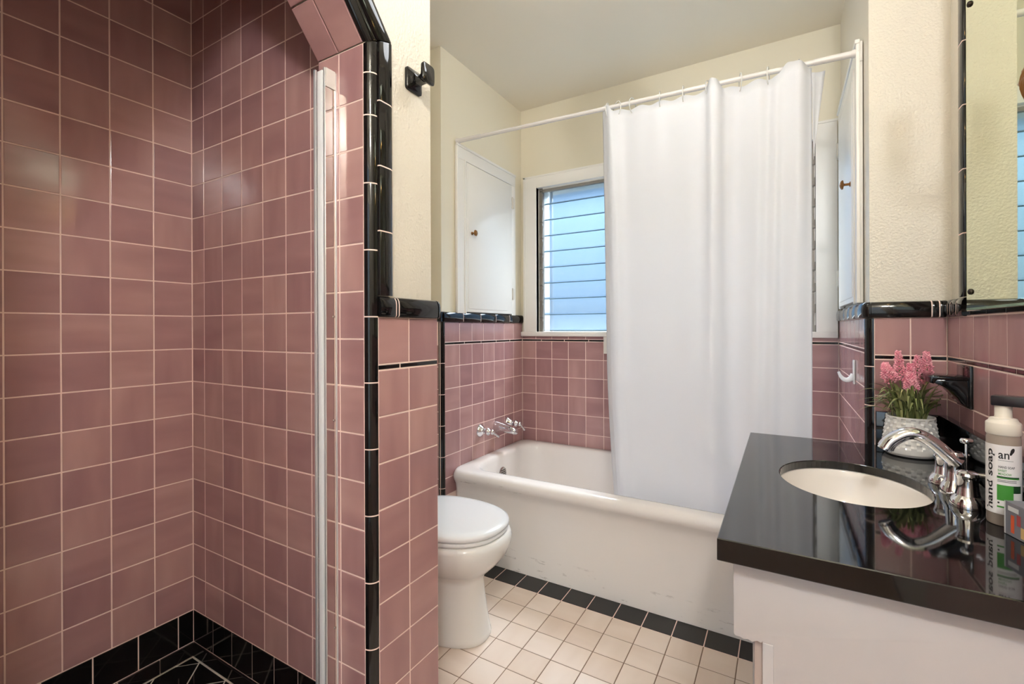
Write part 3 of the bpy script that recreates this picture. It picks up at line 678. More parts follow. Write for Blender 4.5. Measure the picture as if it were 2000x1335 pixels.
inner = [(RIM + 0.001, 1.892, 0.10, 0.045, 0.06, 0.035), (RIM - 0.001, 1.905, 0.11, 0.058, 0.08, 0.045), (RIM - 0.008, 1.915, 0.12, 0.068, 0.09, 0.052), (RIM - 0.025, 1.922, 0.125, 0.074, 0.10, 0.057), (0.30, 1.940, 0.13, 0.085, 0.16, 0.07), (0.16, 1.965, 0.14, 0.105, 0.24, 0.09), (0.10, 1.99, 0.14, 0.13, 0.29, 0.11), (0.07, 2.03, 0.13, 0.17, 0.34, 0.15), (0.06, 2.10, 0.10, 0.26, 0.45, 0.22)]
loops += [rrect(TX0 + l, TX1 - rr_, yf, TYB - b, r, z) for z, yf, r, l, rr_, b in inner]
loft('basin', loops, M['enamel'], tub, cap0=False, cap1=True, deg=60)
OV = (TX0 + 0.0845, 2.195, 0.315)
ov = lathe('overflow_plate', OV, (1, 0, 0.07), [(0.036, -0.004), (0.036, 0.002), (0.032, 0.0045), (0.012, 0.006), (0.0001, 0.006)], M['old_chrome'], tub, 28)
for k in range(-2, 3):
    box('slot', OV[0] + 0.0055, OV[0] + 0.0072, OV[1] - 0.022, OV[1] + 0.022, OV[2] + k * 0.010 - 0.0018, OV[2] + k * 0.010 + 0.0018, M['dark_metal'], ov)
lathe('drain', (-1.05, 2.28, 0.0585), (0, 0, 1), [(0.03, 0), (0.03, 0.004), (0.022, 0.005), (0.0001, 0.003)], M['old_chrome'], tub, 24)

# bath taps
def tap(y, z, tilt, label):
    t = thing('bath_tap', (BX, y, z), label, 'tap', None)
    lathe('escutcheon', (BX, y, z), (1, 0, 0), [(0.036, 0.0), (0.036, 0.003), (0.030, 0.010), (0.021, 0.020), (0.016, 0.028), (0.015, 0.034), (0.0001, 0.034)], M['chrome'], t, 28)
    lathe('hub', (BX + 0.032, y, z), (1, 0, 0), [(0.011, 0), (0.012, 0.004), (0.018, 0.010), (0.021, 0.018), (0.019, 0.026), (0.012, 0.030), (0.010, 0.036), (0.014, 0.042), (0.014, 0.050), (0.009, 0.056), (0.0001, 0.057)], M['chrome'], t, 24)
    dy, dz = math.cos(tilt), math.sin(tilt)
    L = [Vector((BX + 0.078, y - dy * 0.004, z - dz * 0.004))] + [Vector((BX + 0.080 + 0.012 * k / 4, y + dy * 0.052 * k / 4, z + dz * 0.052 * k / 4)) for k in range(1, 5)]
    tube('lever', L, [0.007, 0.008, 0.0065, 0.0065, 0.008], M['chrome'], t, 12)
    return t
tap(2.102, 0.562, math.radians(-35), 'chrome lever bath tap on the side of the spout nearer the toilet')
tap(2.403, 0.553, math.radians(-50), 'chrome lever bath tap nearest the corner under the window')
sp = thing('bath_spout', (BX, 2.262, 0.556), 'chrome bath spout on pink tiles between two lever taps', 'spout')
lp = []
for k, (dx, w, h, dz) in enumerate([(0.0, 0.030, 0.034, 0), (0.004, 0.031, 0.034, 0), (0.03, 0.029, 0.031, -0.001), (0.07, 0.026, 0.025, -0.004), (0.105, 0.024, 0.021, -0.009), (0.125, 0.023, 0.019, -0.013), (0.137, 0.020, 0.014, -0.017), (0.141, 0.010, 0.007, -0.019)]):
    lp.append([Vector((BX + dx, 2.262 + w * math.copysign(abs(math.cos(a)) ** 0.8, math.cos(a)), 0.556 + dz + h * math.copysign(abs(math.sin(a)) ** 0.8, math.sin(a)))) for a in [2 * math.pi * j / 24 for j in range(24)]])
loft('spout_body', lp, M['chrome'], sp)
lathe('outlet', (BX + 0.118, 2.262, 0.534), (0, 0, -1), [(0.014, -0.006), (0.015, 0.008), (0.012, 0.009), (0.012, 0.002), (0.0001, 0.002)], M['old_chrome'], sp, 20)

# ------------------------------------------------------------------ shower curtain and rod
RODL, RODR = Vector((BX, 1.900, 2.076)), Vector((RX, 1.905, 2.028))
rod = thing('curtain_rod', RODL, 'white tension curtain rod across the bath alcove', 'curtain rod')
def rp(t, dz=0): p = RODL.lerp(RODR, t); return Vector((p.x, p.y, p.z + dz))
tube('rod_tube', [rp(0.085), rp(0.5), rp(0.93)], 0.0090, M['rod'], rod, 16)
tube('rod_sleeve', [rp(0.004), rp(0.088)], 0.0108, M['rod'], rod, 16)
tube('rod_sleeve', [rp(0.925), rp(0.996)], 0.0108, M['rod'], rod, 16)
tube('rod_foot', [rp(0.0008), rp(0.012)], [0.0145, 0.012], M['rod'], rod, 16)
tube('rod_foot', [rp(0.988), rp(0.9992)], [0.012, 0.0145], M['rod'], rod, 16)
cur = thing('shower_curtain', (-0.3, 1.9, 0.3), 'white vinyl shower curtain hanging half open into the tub', 'shower curtain')
CX0, CX1 = -0.662, 0.090
NU, NV = 150, 48
def rod_z(x): t = (x - RODL.x) / (RODR.x - RODL.x); return RODL.z + t * (RODR.z - RODL.z)
folds = [(-0.612, 0.028, 0.030), (-0.44, 0.10, 0.010), (-0.30, 0.035, 0.016), (-0.222, 0.030, 0.034), (-0.145, 0.03, -0.012), (-0.065, 0.022, 0.020), (-0.012, 0.018, 0.026), (0.055, 0.03, 0.022)]
def cpt(u, v):
    """u along the rod, v from the top (0) to the hem (1)"""
    x = CX0 + (CX1 - CX0) * u
    zt = rod_z(x) - 0.018 - 0.010 * (0.5 - 0.5 * math.cos(u * 2 * math.pi * 9)) + sum(0.034 * math.exp(-((u - c) / w) ** 4) for c, w in ((0.025, 0.035), (0.59, 0.028), (0.93, 0.045))); zb = 0.27
    z = zt + (zb - zt) * v
    y = 1.905 - sum(0.020 * math.exp(-((u - c) / w) ** 4) for c, w in ((0.025, 0.04), (0.59, 0.033), (0.93, 0.05))) * (1 - v) ** 2
    spread = 1 + 0.5 * v
    for c, w, a in folds:
        cc = c + 0.05 * v * (0.2 - u) 
        y -= a * (0.55 + 0.45 * v) * math.exp(-((x - cc) / (w * spread)) ** 2)
    y += 0.002 * math.sin(u * 2 * math.pi * 9) * (1 - v) ** 4
    y += 0.026 * max(0.0, 1 - (x - CX0) / (0.045 + 0.055 * v))
    # the hem swings into the tub
    lowz = max(0.0, (0.95 - z) / 0.65); y += 0.085 * lowz ** 1.4 + 0.02 * v
    # the free edge by the tap side drifts a little
    x += -0.004 + 0.012 * v * (1 - u)
    # diagonal drape near the foot
    dd = (x + 0.22) + 0.55 * (z - 0.62); y -= 0.022 * math.exp(-(dd / 0.03) ** 2) * max(0, min(1, (0.78 - z) / 0.2)) * (1 if x > -0.5 else 0)
    return Vector((x, y, z))
vs = [cpt(i / NU, j / NV) for j in range(NV + 1) for i in range(NU + 1)]
fs = [(j * (NU + 1) + i, j * (NU + 1) + i + 1, (j + 1) * (NU + 1) + i + 1, (j + 1) * (NU + 1) + i) for j in range(NV) for i in range(NU)]
sheet = link('curtain_sheet', mesh('curtain_sheet', vs, fs, True), M['curtain'], cur)
sm = sheet.modifiers.new('thickness', 'SOLIDIFY'); sm.thickness = 0.0012
# turned-back side hem by the taps
def hem(v, u): 
    p = cpt(0.0, v); w = 0.012
    return Vector((p.x + 0.002 + u * (w + 0.010), p.y - 0.003 - u * 0.016, p.z))
vs = [hem(j / 30, i / 8) for j in range(31) for i in range(9)]
fs = [(j * 9 + i, j * 9 + i + 1, (j + 1) * 9 + i + 1, (j + 1) * 9 + i) for j in range(30) for i in range(8)]
hm = link('side_hem', mesh('side_hem', vs, fs, True), M['curtain'], cur); hm.modifiers.new('thickness', 'SOLIDIFY').thickness = 0.0012
# loose flap at the far top corner
fl = []
for j in range(13):
    v = j / 12; z = rod_z(0.1) - 0.035 - 0.30 * v; w = 0.040 * (1 - v) + 0.001
    for i in range(5):
        u = i / 4; fl.append(Vector((0.086 + w * u + 0.004 * v, 1.898 + 0.035 * u * (1 - v) + 0.006 * math.sin(3 * u), z + 0.012 * u)))
fs = [(j * 5 + i, j * 5 + i + 1, (j + 1) * 5 + i + 1, (j + 1) * 5 + i) for j in range(12) for i in range(4)]
fp = link('corner_flap', mesh('corner_flap', fl, fs, True), M['curtain'], cur); fp.modifiers.new('thickness', 'SOLIDIFY').thickness = 0.0012
RINGX = [(-0.640, 'clear plastic curtain ring at the curtain edge nearest the taps'), (-0.600, 'second clear curtain ring from the tap side, tilted over'), (-0.535, 'third clear curtain ring from the tap side'), (-0.425, 'fourth clear curtain ring from the tap side'), (-0.335, 'fifth clear curtain ring counting from the tap side'), (-0.245, 'fourth clear curtain ring from the right wall'), (-0.135, 'third clear curtain ring from the right wall'), (-0.045, 'second clear curtain ring from the right wall'), (0.050, 'clear curtain ring nearest the right wall')]
for k, (x, lab) in enumerate(RINGX):
    c = Vector((x, 1.903, rod_z(x) - 0.012)); tl = 0.9 if k == 1 else 0.25 * math.sin(k * 2.3)
    pts = []
    for j in range(25):
        a = 2 * math.pi * j / 24; q = Vector((0, 0.026 * math.cos(a), 0.031 * math.sin(a)))
        q.rotate(Matrix.Rotation(tl, 3, 'Z')); pts.append(c + q)
    tag(tube('curtain_ring', pts, 0.0019, M['clear'], None, 8), lab, 'curtain ring', 'clear rings on the curtain rod')

# ------------------------------------------------------------------ toilet
toi = thing('toilet', (-1.15, 1.39, 0), 'white toilet with closed lid partly behind the tiled pillar', 'toilet')
TC = 1.388
def oval(xf, xb, hw, z, e=2.3, n=48, yc=TC):
    """egg outline: long nose towards +X"""
    out = []; xm = xf - min(0.23, (xf - xb) * 0.5)
    for k in range(n):
        a = 2 * math.pi * k / n; c, s = math.cos(a), math.sin(a)
        lx = (xf - xm) if c > 0 else (xm - xb)
        out.append(Vector((xm + lx * math.copysign(abs(c) ** (2 / e), c), yc + hw * math.copysign(abs(s) ** (2 / e), s), z)))
    return out
bowl = [(0.001, -0.925, -1.50, 0.118), (0.012, -0.922, -1.50, 0.121), (0.02, -0.925, -1.50, 0.118), (0.06, -0.932, -1.49, 0.112), (0.14, -0.944, -1.48, 0.104), (0.205, -0.950, -1.47, 0.101), (0.228, -0.942, -1.47, 0.108), (0.248, -0.918, -1.47, 0.128), (0.275, -0.890, -1.47, 0.152), (0.305, -0.866, -1.47, 0.171), (0.335, -0.853, -1.47, 0.181), (0.362, -0.850, -1.47, 0.184), (0.376, -0.854, -1.47, 0.181), (0.382, -0.864, -1.46, 0.172)]
loft('bowl', [oval(a, b, w, z) for z, a, b, w in bowl], M['porcelain'], toi, deg=70)
seat = [(0.383, -0.876, -1.31, 0.168), (0.384, -0.866, -1.32, 0.178), (0.392, -0.863, -1.32, 0.180), (0.398, -0.868, -1.32, 0.176)]
loft('seat', [oval(a, b, w, z) for z, a, b, w in seat], M['seat_white'], toi, deg=70)
lid = [(0.3995, -0.874, -1.32, 0.170), (0.4005, -0.864, -1.325, 0.179), (0.408, -0.860, -1.325, 0.183), (0.416, -0.862, -1.325, 0.181), (0.421, -0.872, -1.32, 0.172), (0.4235, -0.90, -1.30, 0.148), (0.425, -1.00, -1.20, 0.07)]
loft('lid', [oval(a, b, w, z) for z, a, b, w in lid], M['seat_white'], toi, deg=70)
for s in (-1, 1): box('hinge', -1.345, -1.315, TC + s * 0.075 - 0.02, TC + s * 0.075 + 0.02, 0.384, 0.415, M['seat_white'], toi, bevel=0.006)
tk = box('tank', -1.60, -1.405, TC - 0.22, TC + 0.22, 0.37, 0.70, M['porcelain'], toi, bevel=0.03, seg=4)
box('tank_lid', -1.612, -1.395, TC - 0.23, TC + 0.23, 0.70, 0.735, M['porcelain'], toi, bevel=0.012, seg=3)
tube('flush_lever', [(-1.403, TC - 0.16, 0.645), (-1.385, TC - 0.16, 0.645), (-1.382, TC - 0.10, 0.635)], 0.006, M['chrome'], tk, 10)

# ------------------------------------------------------------------ shower door channel on the jamb
CXR, CXL, CYF = -0.9356, -0.979, 0.7254
ch = thing('shower_door_channel', (CXL, CYF, 0.1), 'polished aluminium shower door channel fixed to the tiled jamb', 'door channel')
Z0c, Z1c = 0.10, 1.742
prism('side_plate', [(CXR - 0.002, CYF), (CXR, CYF), (CXR, JY - 0.0005), (CXR - 0.002, JY - 0.0005)], 'z', Z0c, Z1c, M['aluminium_side'], ch)
box('plate_edge', CXR - 0.0022, CXR + 0.0018, JY - 0.0035, JY - 0.0005, Z0c, Z1c - 0.003, M['aluminium'], ch)
box('front_rib', CXR - 0.007, CXR - 0.0015, CYF - 0.0015, CYF + 0.003, Z0c, Z1c, M['aluminium'], ch, bevel=0.0008)
box('gasket', CXR - 0.0135, CXR - 0.0075, CYF + 0.004, CYF + 0.010, Z0c, Z1c - 0.02, M['gasket'], ch)
box('front_face', CXR - 0.0315, CXR - 0.0135, CYF + 0.001, CYF + 0.006, Z0c, Z1c - 0.002, M['bright_strip'], ch, bevel=0.001)
box('gasket', CXR - 0.036, CXR - 0.0315, CYF + 0.004, CYF + 0.010, Z0c, Z1c - 0.02, M['gasket'], ch)
box('front_rib', CXL, CXR - 0.036, CYF - 0.001, CYF + 0.004, Z0c, Z1c + 0.004, M['aluminium'], ch, bevel=0.0008)
box('back_plate', CXL, CXR - 0.002, CYF + 0.010, JY - 0.001, Z0c, Z1c - 0.004, M['aluminium'], ch)
box('end_cap', CXR + 0.0002, CXR + 0.0022, CYF + 0.0005, JY - 0.004, Z1c - 0.045, Z1c - 0.001, M['rod'], ch)
for z in (1.655, 1.15, 0.90, 0.4): lathe('screw', (CXR, JY - 0.009, z), (1, 0, 0), [(0.0032, 0), (0.0030, 0.0012), (0.0001, 0.0018)], M['old_chrome'], ch, 12)

# ------------------------------------------------------------------ black robe hook on the pillar
hk = thing('robe_hook', (PLX, 0.905, 1.765), 'black glazed ceramic robe hook on the cream pillar', 'hook')
HY, HZ = 0.912, 1.763
sq = lambda h, x, r: [Vector((PLX + x, HY + h * math.copysign(abs(math.cos(a)) ** r, math.cos(a)), HZ + h * math.copysign(abs(math.sin(a)) ** r, math.sin(a)))) for a in [2 * math.pi * j / 32 for j in range(32)]]
loft('back_plate', [sq(0.029, 0.0, 0.25), sq(0.029, 0.006, 0.25), sq(0.027, 0.0085, 0.28), sq(0.024, 0.010, 0.3), sq(0.019, 0.014, 0.45), sq(0.013, 0.020, 0.6)], M['black'], hk, deg=45)
lp = []
for dx, hy, z0, z1 in [(0.010, 0.017, -0.016, 0.016), (0.018, 0.0125, -0.013, 0.008), (0.028, 0.0115, -0.012, 0.003), (0.038, 0.013, -0.011, 0.008), (0.045, 0.0165, -0.013, 0.022), (0.0485, 0.023, -0.018, 0.030), (0.054, 0.023, -0.019, 0.031), (0.0555, 0.0215, -0.0175, 0.0295)]:
    c, h = (z0 + z1) / 2, (z1 - z0) / 2
    lp.append([Vector((PLX + dx, HY + hy * math.copysign(abs(math.cos(a)) ** 0.4, math.cos(a)), HZ + c + h * math.copysign(abs(math.sin(a)) ** 0.4, math.sin(a)))) for a in [2 * math.pi * j / 24 for j in range(24)]])
loft('prong', lp, M['black'], hk, deg=50)
# white hook on the end wall above the worktop
wh = thing('white_hook', (RX, 2.02, 0.96), 'small white hook stuck on pink tiles beside the curtain', 'hook')
box('back_plate', RX - 0.006, RX, 2.005, 2.035, 0.92, 1.005, M['seat_white'], wh, bevel=0.0028)
tube('prong', bez((RX - 0.004, 2.02, 0.955), (RX - 0.012, 2.02, 0.925), (RX - 0.038, 2.02, 0.925), (RX - 0.048, 2.02, 0.962), 10), [0.009, 0.0095, 0.0095, 0.009, 0.009, 0.0085, 0.008, 0.007, 0.006, 0.005, 0.004], M['seat_white'], wh, 12)

# ------------------------------------------------------------------ vanity: cabinet, worktop, basin
CY0, CY1, CX_0, CX_1 = 0.858, WY, -0.099, VX
van = thing('vanity_cabinet', (0.17, 1.33, 0), 'white painted vanity cabinet under the black worktop', 'cabinet')
CB = CT - 0.0385
chip = [(-0.076, 0.592), (-0.0735, 0.588), (-0.066, 0.5885), (-0.060, 0.586), (-0.054, 0.5885), (-0.047, 0.5855), (-0.040, 0.590), (-0.034, 0.588)]
prism('side_panel', [(-0.076, CB)] + chip + [(-0.032, 0.591), (-0.032, 0.0), (0.385, 0.0), (0.385, CB)], 'y', 0.885, 0.905, M['cab_white'], van, bevel=0.0012)
box('stile', -0.032, -0.016, 0.8835, 0.888, 0.0, 0.5905, M['cab_white'], van, bevel=0.001)
box('face_post', -0.0445, -0.030, 0.892, 0.94, 0.0, 0.592, M['wood_edge'], van, bevel=0.001)
box('carcass', -0.030, 0.385, 0.905, WY - 0.02, 0.08, 0.55, M['cab_white'], van)
box('drawer_front', -0.076, -0.045, 0.905, WY - 0.02, 0.588, CB - 0.002, M['cab_white'], van, bevel=0.003)
for (a, b, ky) in ((0.945, 1.345, 1.31), (1.352, 1.755, 1.387)):
    d = box('door', -0.050, -0.0305, a, b, 0.085, 0.580, M['cab_white'], van, bevel=0.003)
    lathe('knob', (-0.050, ky, 0.50), (-1, 0, 0), [(0.006, 0), (0.005, 0.010), (0.012, 0.018), (0.010, 0.025), (0.0001, 0.027)], M['chrome'], d, 18)
box('toe_board', -0.005, 0.01, 0.905, WY - 0.02, 0.0, 0.08, M['cab_white'], van)

SKX, SKY, SKA, SKB = 0.1346, 1.334, 0.144, 0.1726
NE = 72
def ell(a, b, z): return [Vector((SKX + a * math.cos(2 * math.pi * k / NE), SKY + b * math.sin(2 * math.pi * k / NE), z)) for k in range(NE)]
def rect_ring(x0, x1, y0, y1, z):
    """points on the rectangle in the same angular order as the ellipse, with the corners kept"""
    out = []
    for k in range(NE):
        c, s = math.cos(2 * math.pi * k / NE), math.sin(2 * math.pi * k / NE)
        tx = ((x1 - SKX) / c) if c > 1e-9 else (((x0 - SKX) / c) if c < -1e-9 else 1e9)
        ty = ((y1 - SKY) / s) if s > 1e-9 else (((y0 - SKY) / s) if s < -1e-9 else 1e9)
        t = min(tx, ty); out.append(Vector((SKX + t * c, SKY + t * s, z)))
    for cx, cy in ((x0, y0), (x1, y0), (x1, y1), (x0, y1)):
        k = min(range(NE), key=lambda i: (out[i] - Vector((cx, cy, z))).length); out[k] = Vector((cx, cy, z))
    return out
bv = 0.0015
loops = [ell(SKA, SKB, CT - 0.020), ell(SKA, SKB, CT - bv), ell(SKA + bv, SKB + bv, CT), rect_ring(CX_0 + bv, CX_1, CY0 + bv, CY1, CT), rect_ring(CX_0, CX_1, CY0, CY1, CT - bv), rect_ring(CX_0, CX_1, CY0, CY1, CT - 0.0385 + bv), rect_ring(CX_0 + bv, CX_1, CY0 + bv, CY1, CT - 0.0385), rect_ring(CX_0 + 0.02, CX_1, CY0 + 0.025, CY1, CT - 0.0385), rect_ring(CX_0 + 0.021, CX_1, CY0 + 0.026, CY1, CT - 0.020), ell(SKA, SKB, CT - 0.020)]
top = thing('worktop', (0.15, 1.3, CT), 'polished black granite vanity worktop with oval basin cut-out', 'worktop')
vs = [v for l in loops[:-1] for v in l]; fs = []
for i in range(len(loops) - 1):
    i2 = (i + 1) % (len(loops) - 1)
    for j in range(NE): fs.append((i * NE + j, i * NE + (j + 1) % NE, i2 * NE + (j + 1) % NE, i2 * NE + j))
link('slab', mesh('slab', vs, fs), M['granite'], top)
box('backsplash', VX - 0.020, VX - 0.0005, CY0, CY1 - 0.001, CT + 0.0005, 0.866, M['granite'], top, bevel=0.001)
box('backsplash', RX + QR + 0.002, VX - 0.0205, WY - 0.018, WY - 0.0005, CT + 0.0005, 0.866, M['granite'], top, bevel=0.001)
bas = thing('wash_basin', (SKX, SKY, 0.6), 'oval white china basin set under the black worktop', 'sink')
zb = CT - 0.0205
bl = [(1.10, 0), (1.02, 0), (1.0, -0.004), (0.985, -0.02), (0.95, -0.05), (0.86, -0.09), (0.70, -0.12), (0.45, -0.138), (0.16, -0.145), (0.06, -0.147)]
loft('bowl', [ell(SKA * s, SKB * s, zb + d) for s, d in bl], M['sink_china'], bas, cap0=False, cap1=True, deg=70)
lathe('drain', (SKX, SKY, zb - 0.1465), (0, 0, 1), [(0.024, 0), (0.024, 0.003), (0.018, 0.004), (0.0001, 0.002)], M['chrome'], bas, 24)
lathe('overflow_hole', (SKX + SKA * 0.955, SKY, zb - 0.035), (-1, 0, 0.25), [(0.010, -0.002), (0.010, 0.002), (0.007, 0.0025), (0.0001, 0.001)], M['chrome'], bas, 16)

# basin mixer
fa = thing('basin_mixer', (0.316, SKY, CT), 'chrome two-handle basin mixer with arched spout behind the sink', 'faucet')
FXc = 0.316
lp = []
for z, e in ((0.0003, 0.0), (0.007, 0.0), (0.010, -0.004)):
    lp.append([Vector((FXc + (0.022 + e) * math.copysign(abs(math.cos(a)) ** 0.8, math.cos(a)), SKY + (0.030 + e) * math.copysign(abs(math.sin(a)) ** 0.9, math.sin(a)), CT + z)) for a in [2 * math.pi * j / 40 for j in range(40)]])
loft('base_plate', lp, M['chrome'], fa)
BELL = [(0.0280, -0.0075), (0.0280, -0.003), (0.0268, 0.003), (0.0235, 0.010), (0.0190, 0.0155), (0.0180, 0.021), (0.0168, 0.030), (0.0158, 0.044), (0.0175, 0.050)]
lathe('spout_body', (FXc, SKY, CT + 0.008), (0, 0, 1), [(r * 0.95, h * 1.35) for r, h in BELL] + [(0.016, 0.076), (0.012, 0.083), (0.0001, 0.085)], M['chrome'], fa, 16, deg=25)
tip = Vector((0.196, SKY, 0.846))
path = bez((FXc + 0.004, SKY, CT + 0.068), (FXc - 0.025, SKY, CT + 0.092), (0.262, SKY, CT + 0.140), (0.226, SKY, CT + 0.116), 16) + bez((0.226, SKY, CT + 0.116), (0.214, SKY, CT + 0.108), (0.204, SKY, CT + 0.10), (0.199, SKY, CT + 0.086), 6)[1:]
rd = [0.0200 - 0.003 * min(1, i / 8) + 0.0035 * max(0, (i - 12) / 10) for i in range(len(path))]
tube('spout_arm', path, rd, M['chrome'], fa, 18, flat=0.75, side=(0, 1, 0))
lathe('aerator', path[-1] + Vector((0.001, 0, 0.003)), (path[-1] - path[-2]), [(0.0135, 0), (0.0135, 0.008), (0.011, 0.009), (0.0001, 0.007)], M['chrome'], fa, 18)
for s in (-1, 1):
    hy = SKY + s * 0.0785
    h = lathe('handle', (FXc, hy, CT + 0.008), (0, 0, 1), BELL + [(0.0185, 0.052), (0.0195, 0.055), (0.018, 0.060), (0.011, 0.063), (0.0001, 0.064)], M['chrome'], fa, 16, deg=25)
    tube('lever', bez((FXc, hy, CT + 0.063), (FXc + 0.014, hy + s * 0.004, CT + 0.066), (FXc + 0.028, hy + s * 0.008, CT + 0.066), (FXc + 0.046, hy + s * 0.010, CT + 0.068), 8), [0.009, 0.0095, 0.009, 0.008, 0.0075, 0.0075, 0.008, 0.0085, 0.005], M['chrome'], h, 12, flat=0.6)
lr = tube('lift_rod', [(FXc + 0.018, SKY, CT + 0.05), (FXc + 0.018, SKY, CT + 0.112)], 0.0025, M['chrome'], fa, 10)
lathe('lift_knob', (FXc + 0.018, SKY, CT + 0.110), (0, 0, 1), [(0.004, 0), (0.009, 0.002), (0.0105, 0.005), (0.0105, 0.009), (0.009, 0.011), (0.0001, 0.012)], M['chrome'], lr, 18)

# ------------------------------------------------------------------ mirror on the right wall
MX, MY1 = 0.391, 1.557
mir = thing('wall_mirror', (MX, 1.0, 1.166), 'large frameless mirror hung over the vanity dado', 'mirror')
box('glass', MX, MX + 0.006, 0.55, MY1, 1.166, 2.14, M['mirror'], mir)
box('backing', MX + 0.0062, VX + 0.010, 0.57, MY1 + 0.02, 1.178, 2.12, M['dark_metal'], mir)
box('bevel_edge', MX - 0.0006, MX + 0.006, 0.55, MY1, 1.1605, 1.166, M['mirror_edge'], mir)
for z in (1.205, 1.90): 
    sc = lathe('mirror_clip', (MX - 0.0004, 1.528, z), (-1, 0, 0), [(0.007, 0), (0.007, 0.002), (0.005, 0.0045), (0.0001, 0.006)], M['dark_metal'], mir, 16)
# brass sconce on the mirror, only its lowest leaf enters the picture
scn = thing('wall_sconce', (MX, 1.13, 1.64), 'brown cast-metal sconce leaf entering at the mirror’s right edge', 'wall lamp')
leafpts = []
for j in range(9):
    t = j / 8; w = 0.030 * math.sin(math.pi * min(1, 0.18 + 0.8 * t)) 
    leafpts.append([Vector((MX - 0.012 - 0.014 * math.sin(math.pi * t) + 0.005 * abs(u) * (2 if j % 2 else 1), 1.172 + 0.010 * (t - 0.5) + w * u * 0.8, 1.700 - 0.088 * t + 0.006 * (abs(u)))) for u in (-1, -0.6, -0.25, 0, 0.25, 0.6, 1)])
lf = loft('leaf_drop', [[q + Vector((0, 0.004, -0.10)) for q in l] for l in leafpts], M['brass'], scn, cap0=False, cap1=False, closed=False, smooth=False); lf.modifiers.new('thickness', 'SOLIDIFY').thickness = 0.006
lathe('back_plate', (MX, 1.11, 1.74), (-1, 0, 0), [(0.05, 0), (0.048, 0.008), (0.03, 0.014), (0.0001, 0.018)], M['brass'], scn, 24, lobes=8, lobe=0.08)
tube('arm', bez((MX - 0.015, 1.11, 1.74), (MX - 0.06, 1.11, 1.70), (MX - 0.09, 1.11, 1.74), (MX - 0.09, 1.11, 1.80), 10), 0.006, M['brass'], scn, 10)
cup = lathe('candle_cup', (MX - 0.09, 1.11, 1.80), (0, 0, 1), [(0.008, 0), (0.022, 0.012), (0.024, 0.018), (0.011, 0.019), (0.011, 0.06), (0.0001, 0.06)], M['brass'], scn, 18)
lathe('bulb', (MX - 0.09, 1.11, 1.862), (0, 0, 1), [(0.008, 0), (0.016, 0.014), (0.017, 0.024), (0.010, 0.044), (0.0001, 0.062)], M['amber'], scn, 18)

# ------------------------------------------------------------------ black soap dish in the tiles
sd = thing('soap_dish', (VX, 1.633, 0.96), 'black glazed soap dish built into the pink tiles by the mirror', 'soap dish')
box('back_plate', VX - 0.006, VX + 0.004, 1.5720, 1.6740, 0.914, ST0 - 0.001, M['black'], sd, bevel=0.002)
prism('bracket', [(VX - 0.005, 0.918), (VX - 0.005, 0.985), (VX - 0.070, 0.985), (VX - 0.072, 0.976), (VX - 0.052, 0.968), (VX - 0.036, 0.956), (VX - 0.022, 0.938), (VX - 0.012, 0.922)], 'y', 1.578, 1.668, M['black'], sd, bevel=0.002)
prism('tray_rim', [(VX - 0.004, 0.985), (VX - 0.004, 0.993), (VX - 0.074, 0.996), (VX - 0.080, 0.992), (VX - 0.080, 0.976), (VX - 0.072, 0.974), (VX - 0.066, 0.985)], 'y', 1.576, 1.670, M['black'], sd, bevel=0.002)

# ------------------------------------------------------------------ potted plant
pot = thing('flower_pot', (0.3066, 1.688, CT), 'white diamond-quilted pot of pink flower spikes beside the soap dish', 'potted plant')
PC = Vector((0.3066, 1.688, CT)); ER = Vector((0.8627, 0.5057, 0)); EF = Vector((-0.5057, 0.8627, 0))
def pring(r, z, k=1.0, n=64, quilt=0.0, row=0):
    out = []
    for j in range(n):
        a = 2 * math.pi * j / n; q = 1.0
        if quilt: q = 1 + quilt * (0.5 - abs(((j + (2 if row % 2 else 0)) % 4) / 4 - 0.5)) * 2 - quilt * 0.5
        out.append(PC + ER * r * q * math.cos(a) + EF * r * k * q * math.sin(a) + Vector((0, 0, z)))
    return out
loops = [pring(0.044, 0.0004), pring(0.055, 0.003), pring(0.0612, 0.010), pring(0.0632, 0.018), pring(0.0632, 0.024)]
for i in range(15):
    z = 0.029 + 0.0052 * i; r = 0.0635 - 0.0095 * (i / 14) ** 1.1
    tri = abs((i % 4) / 4 - 0.5) * 2
    out = []
    for j in range(64):
        a = 2 * math.pi * j / 64; ph = (j / 64 * 16); zz = i / 4.0
        d = abs(((ph + zz) % 1) - 0.5) * 2; e = abs(((ph - zz) % 1) - 0.5) * 2
        q = 1 - 0.085 * max(d, e) ** 1.3 + 0.02
        out.append(PC + ER * r * q * math.cos(a) + EF * r * q * math.sin(a) + Vector((0, 0, z)))
    loops.append(out)
loops += [pring(0.0545, 0.106), pring(0.0542, 0.1095), pring(0.0505, 0.1095), pring(0.050, 0.095)]
loft('pot_body', loops, M['pot'], pot, deg=22)
loft('moss', [pring(0.050, 0.094), pring(0.02, 0.104)], M['soil'], pot)
R2 = random.Random(11)
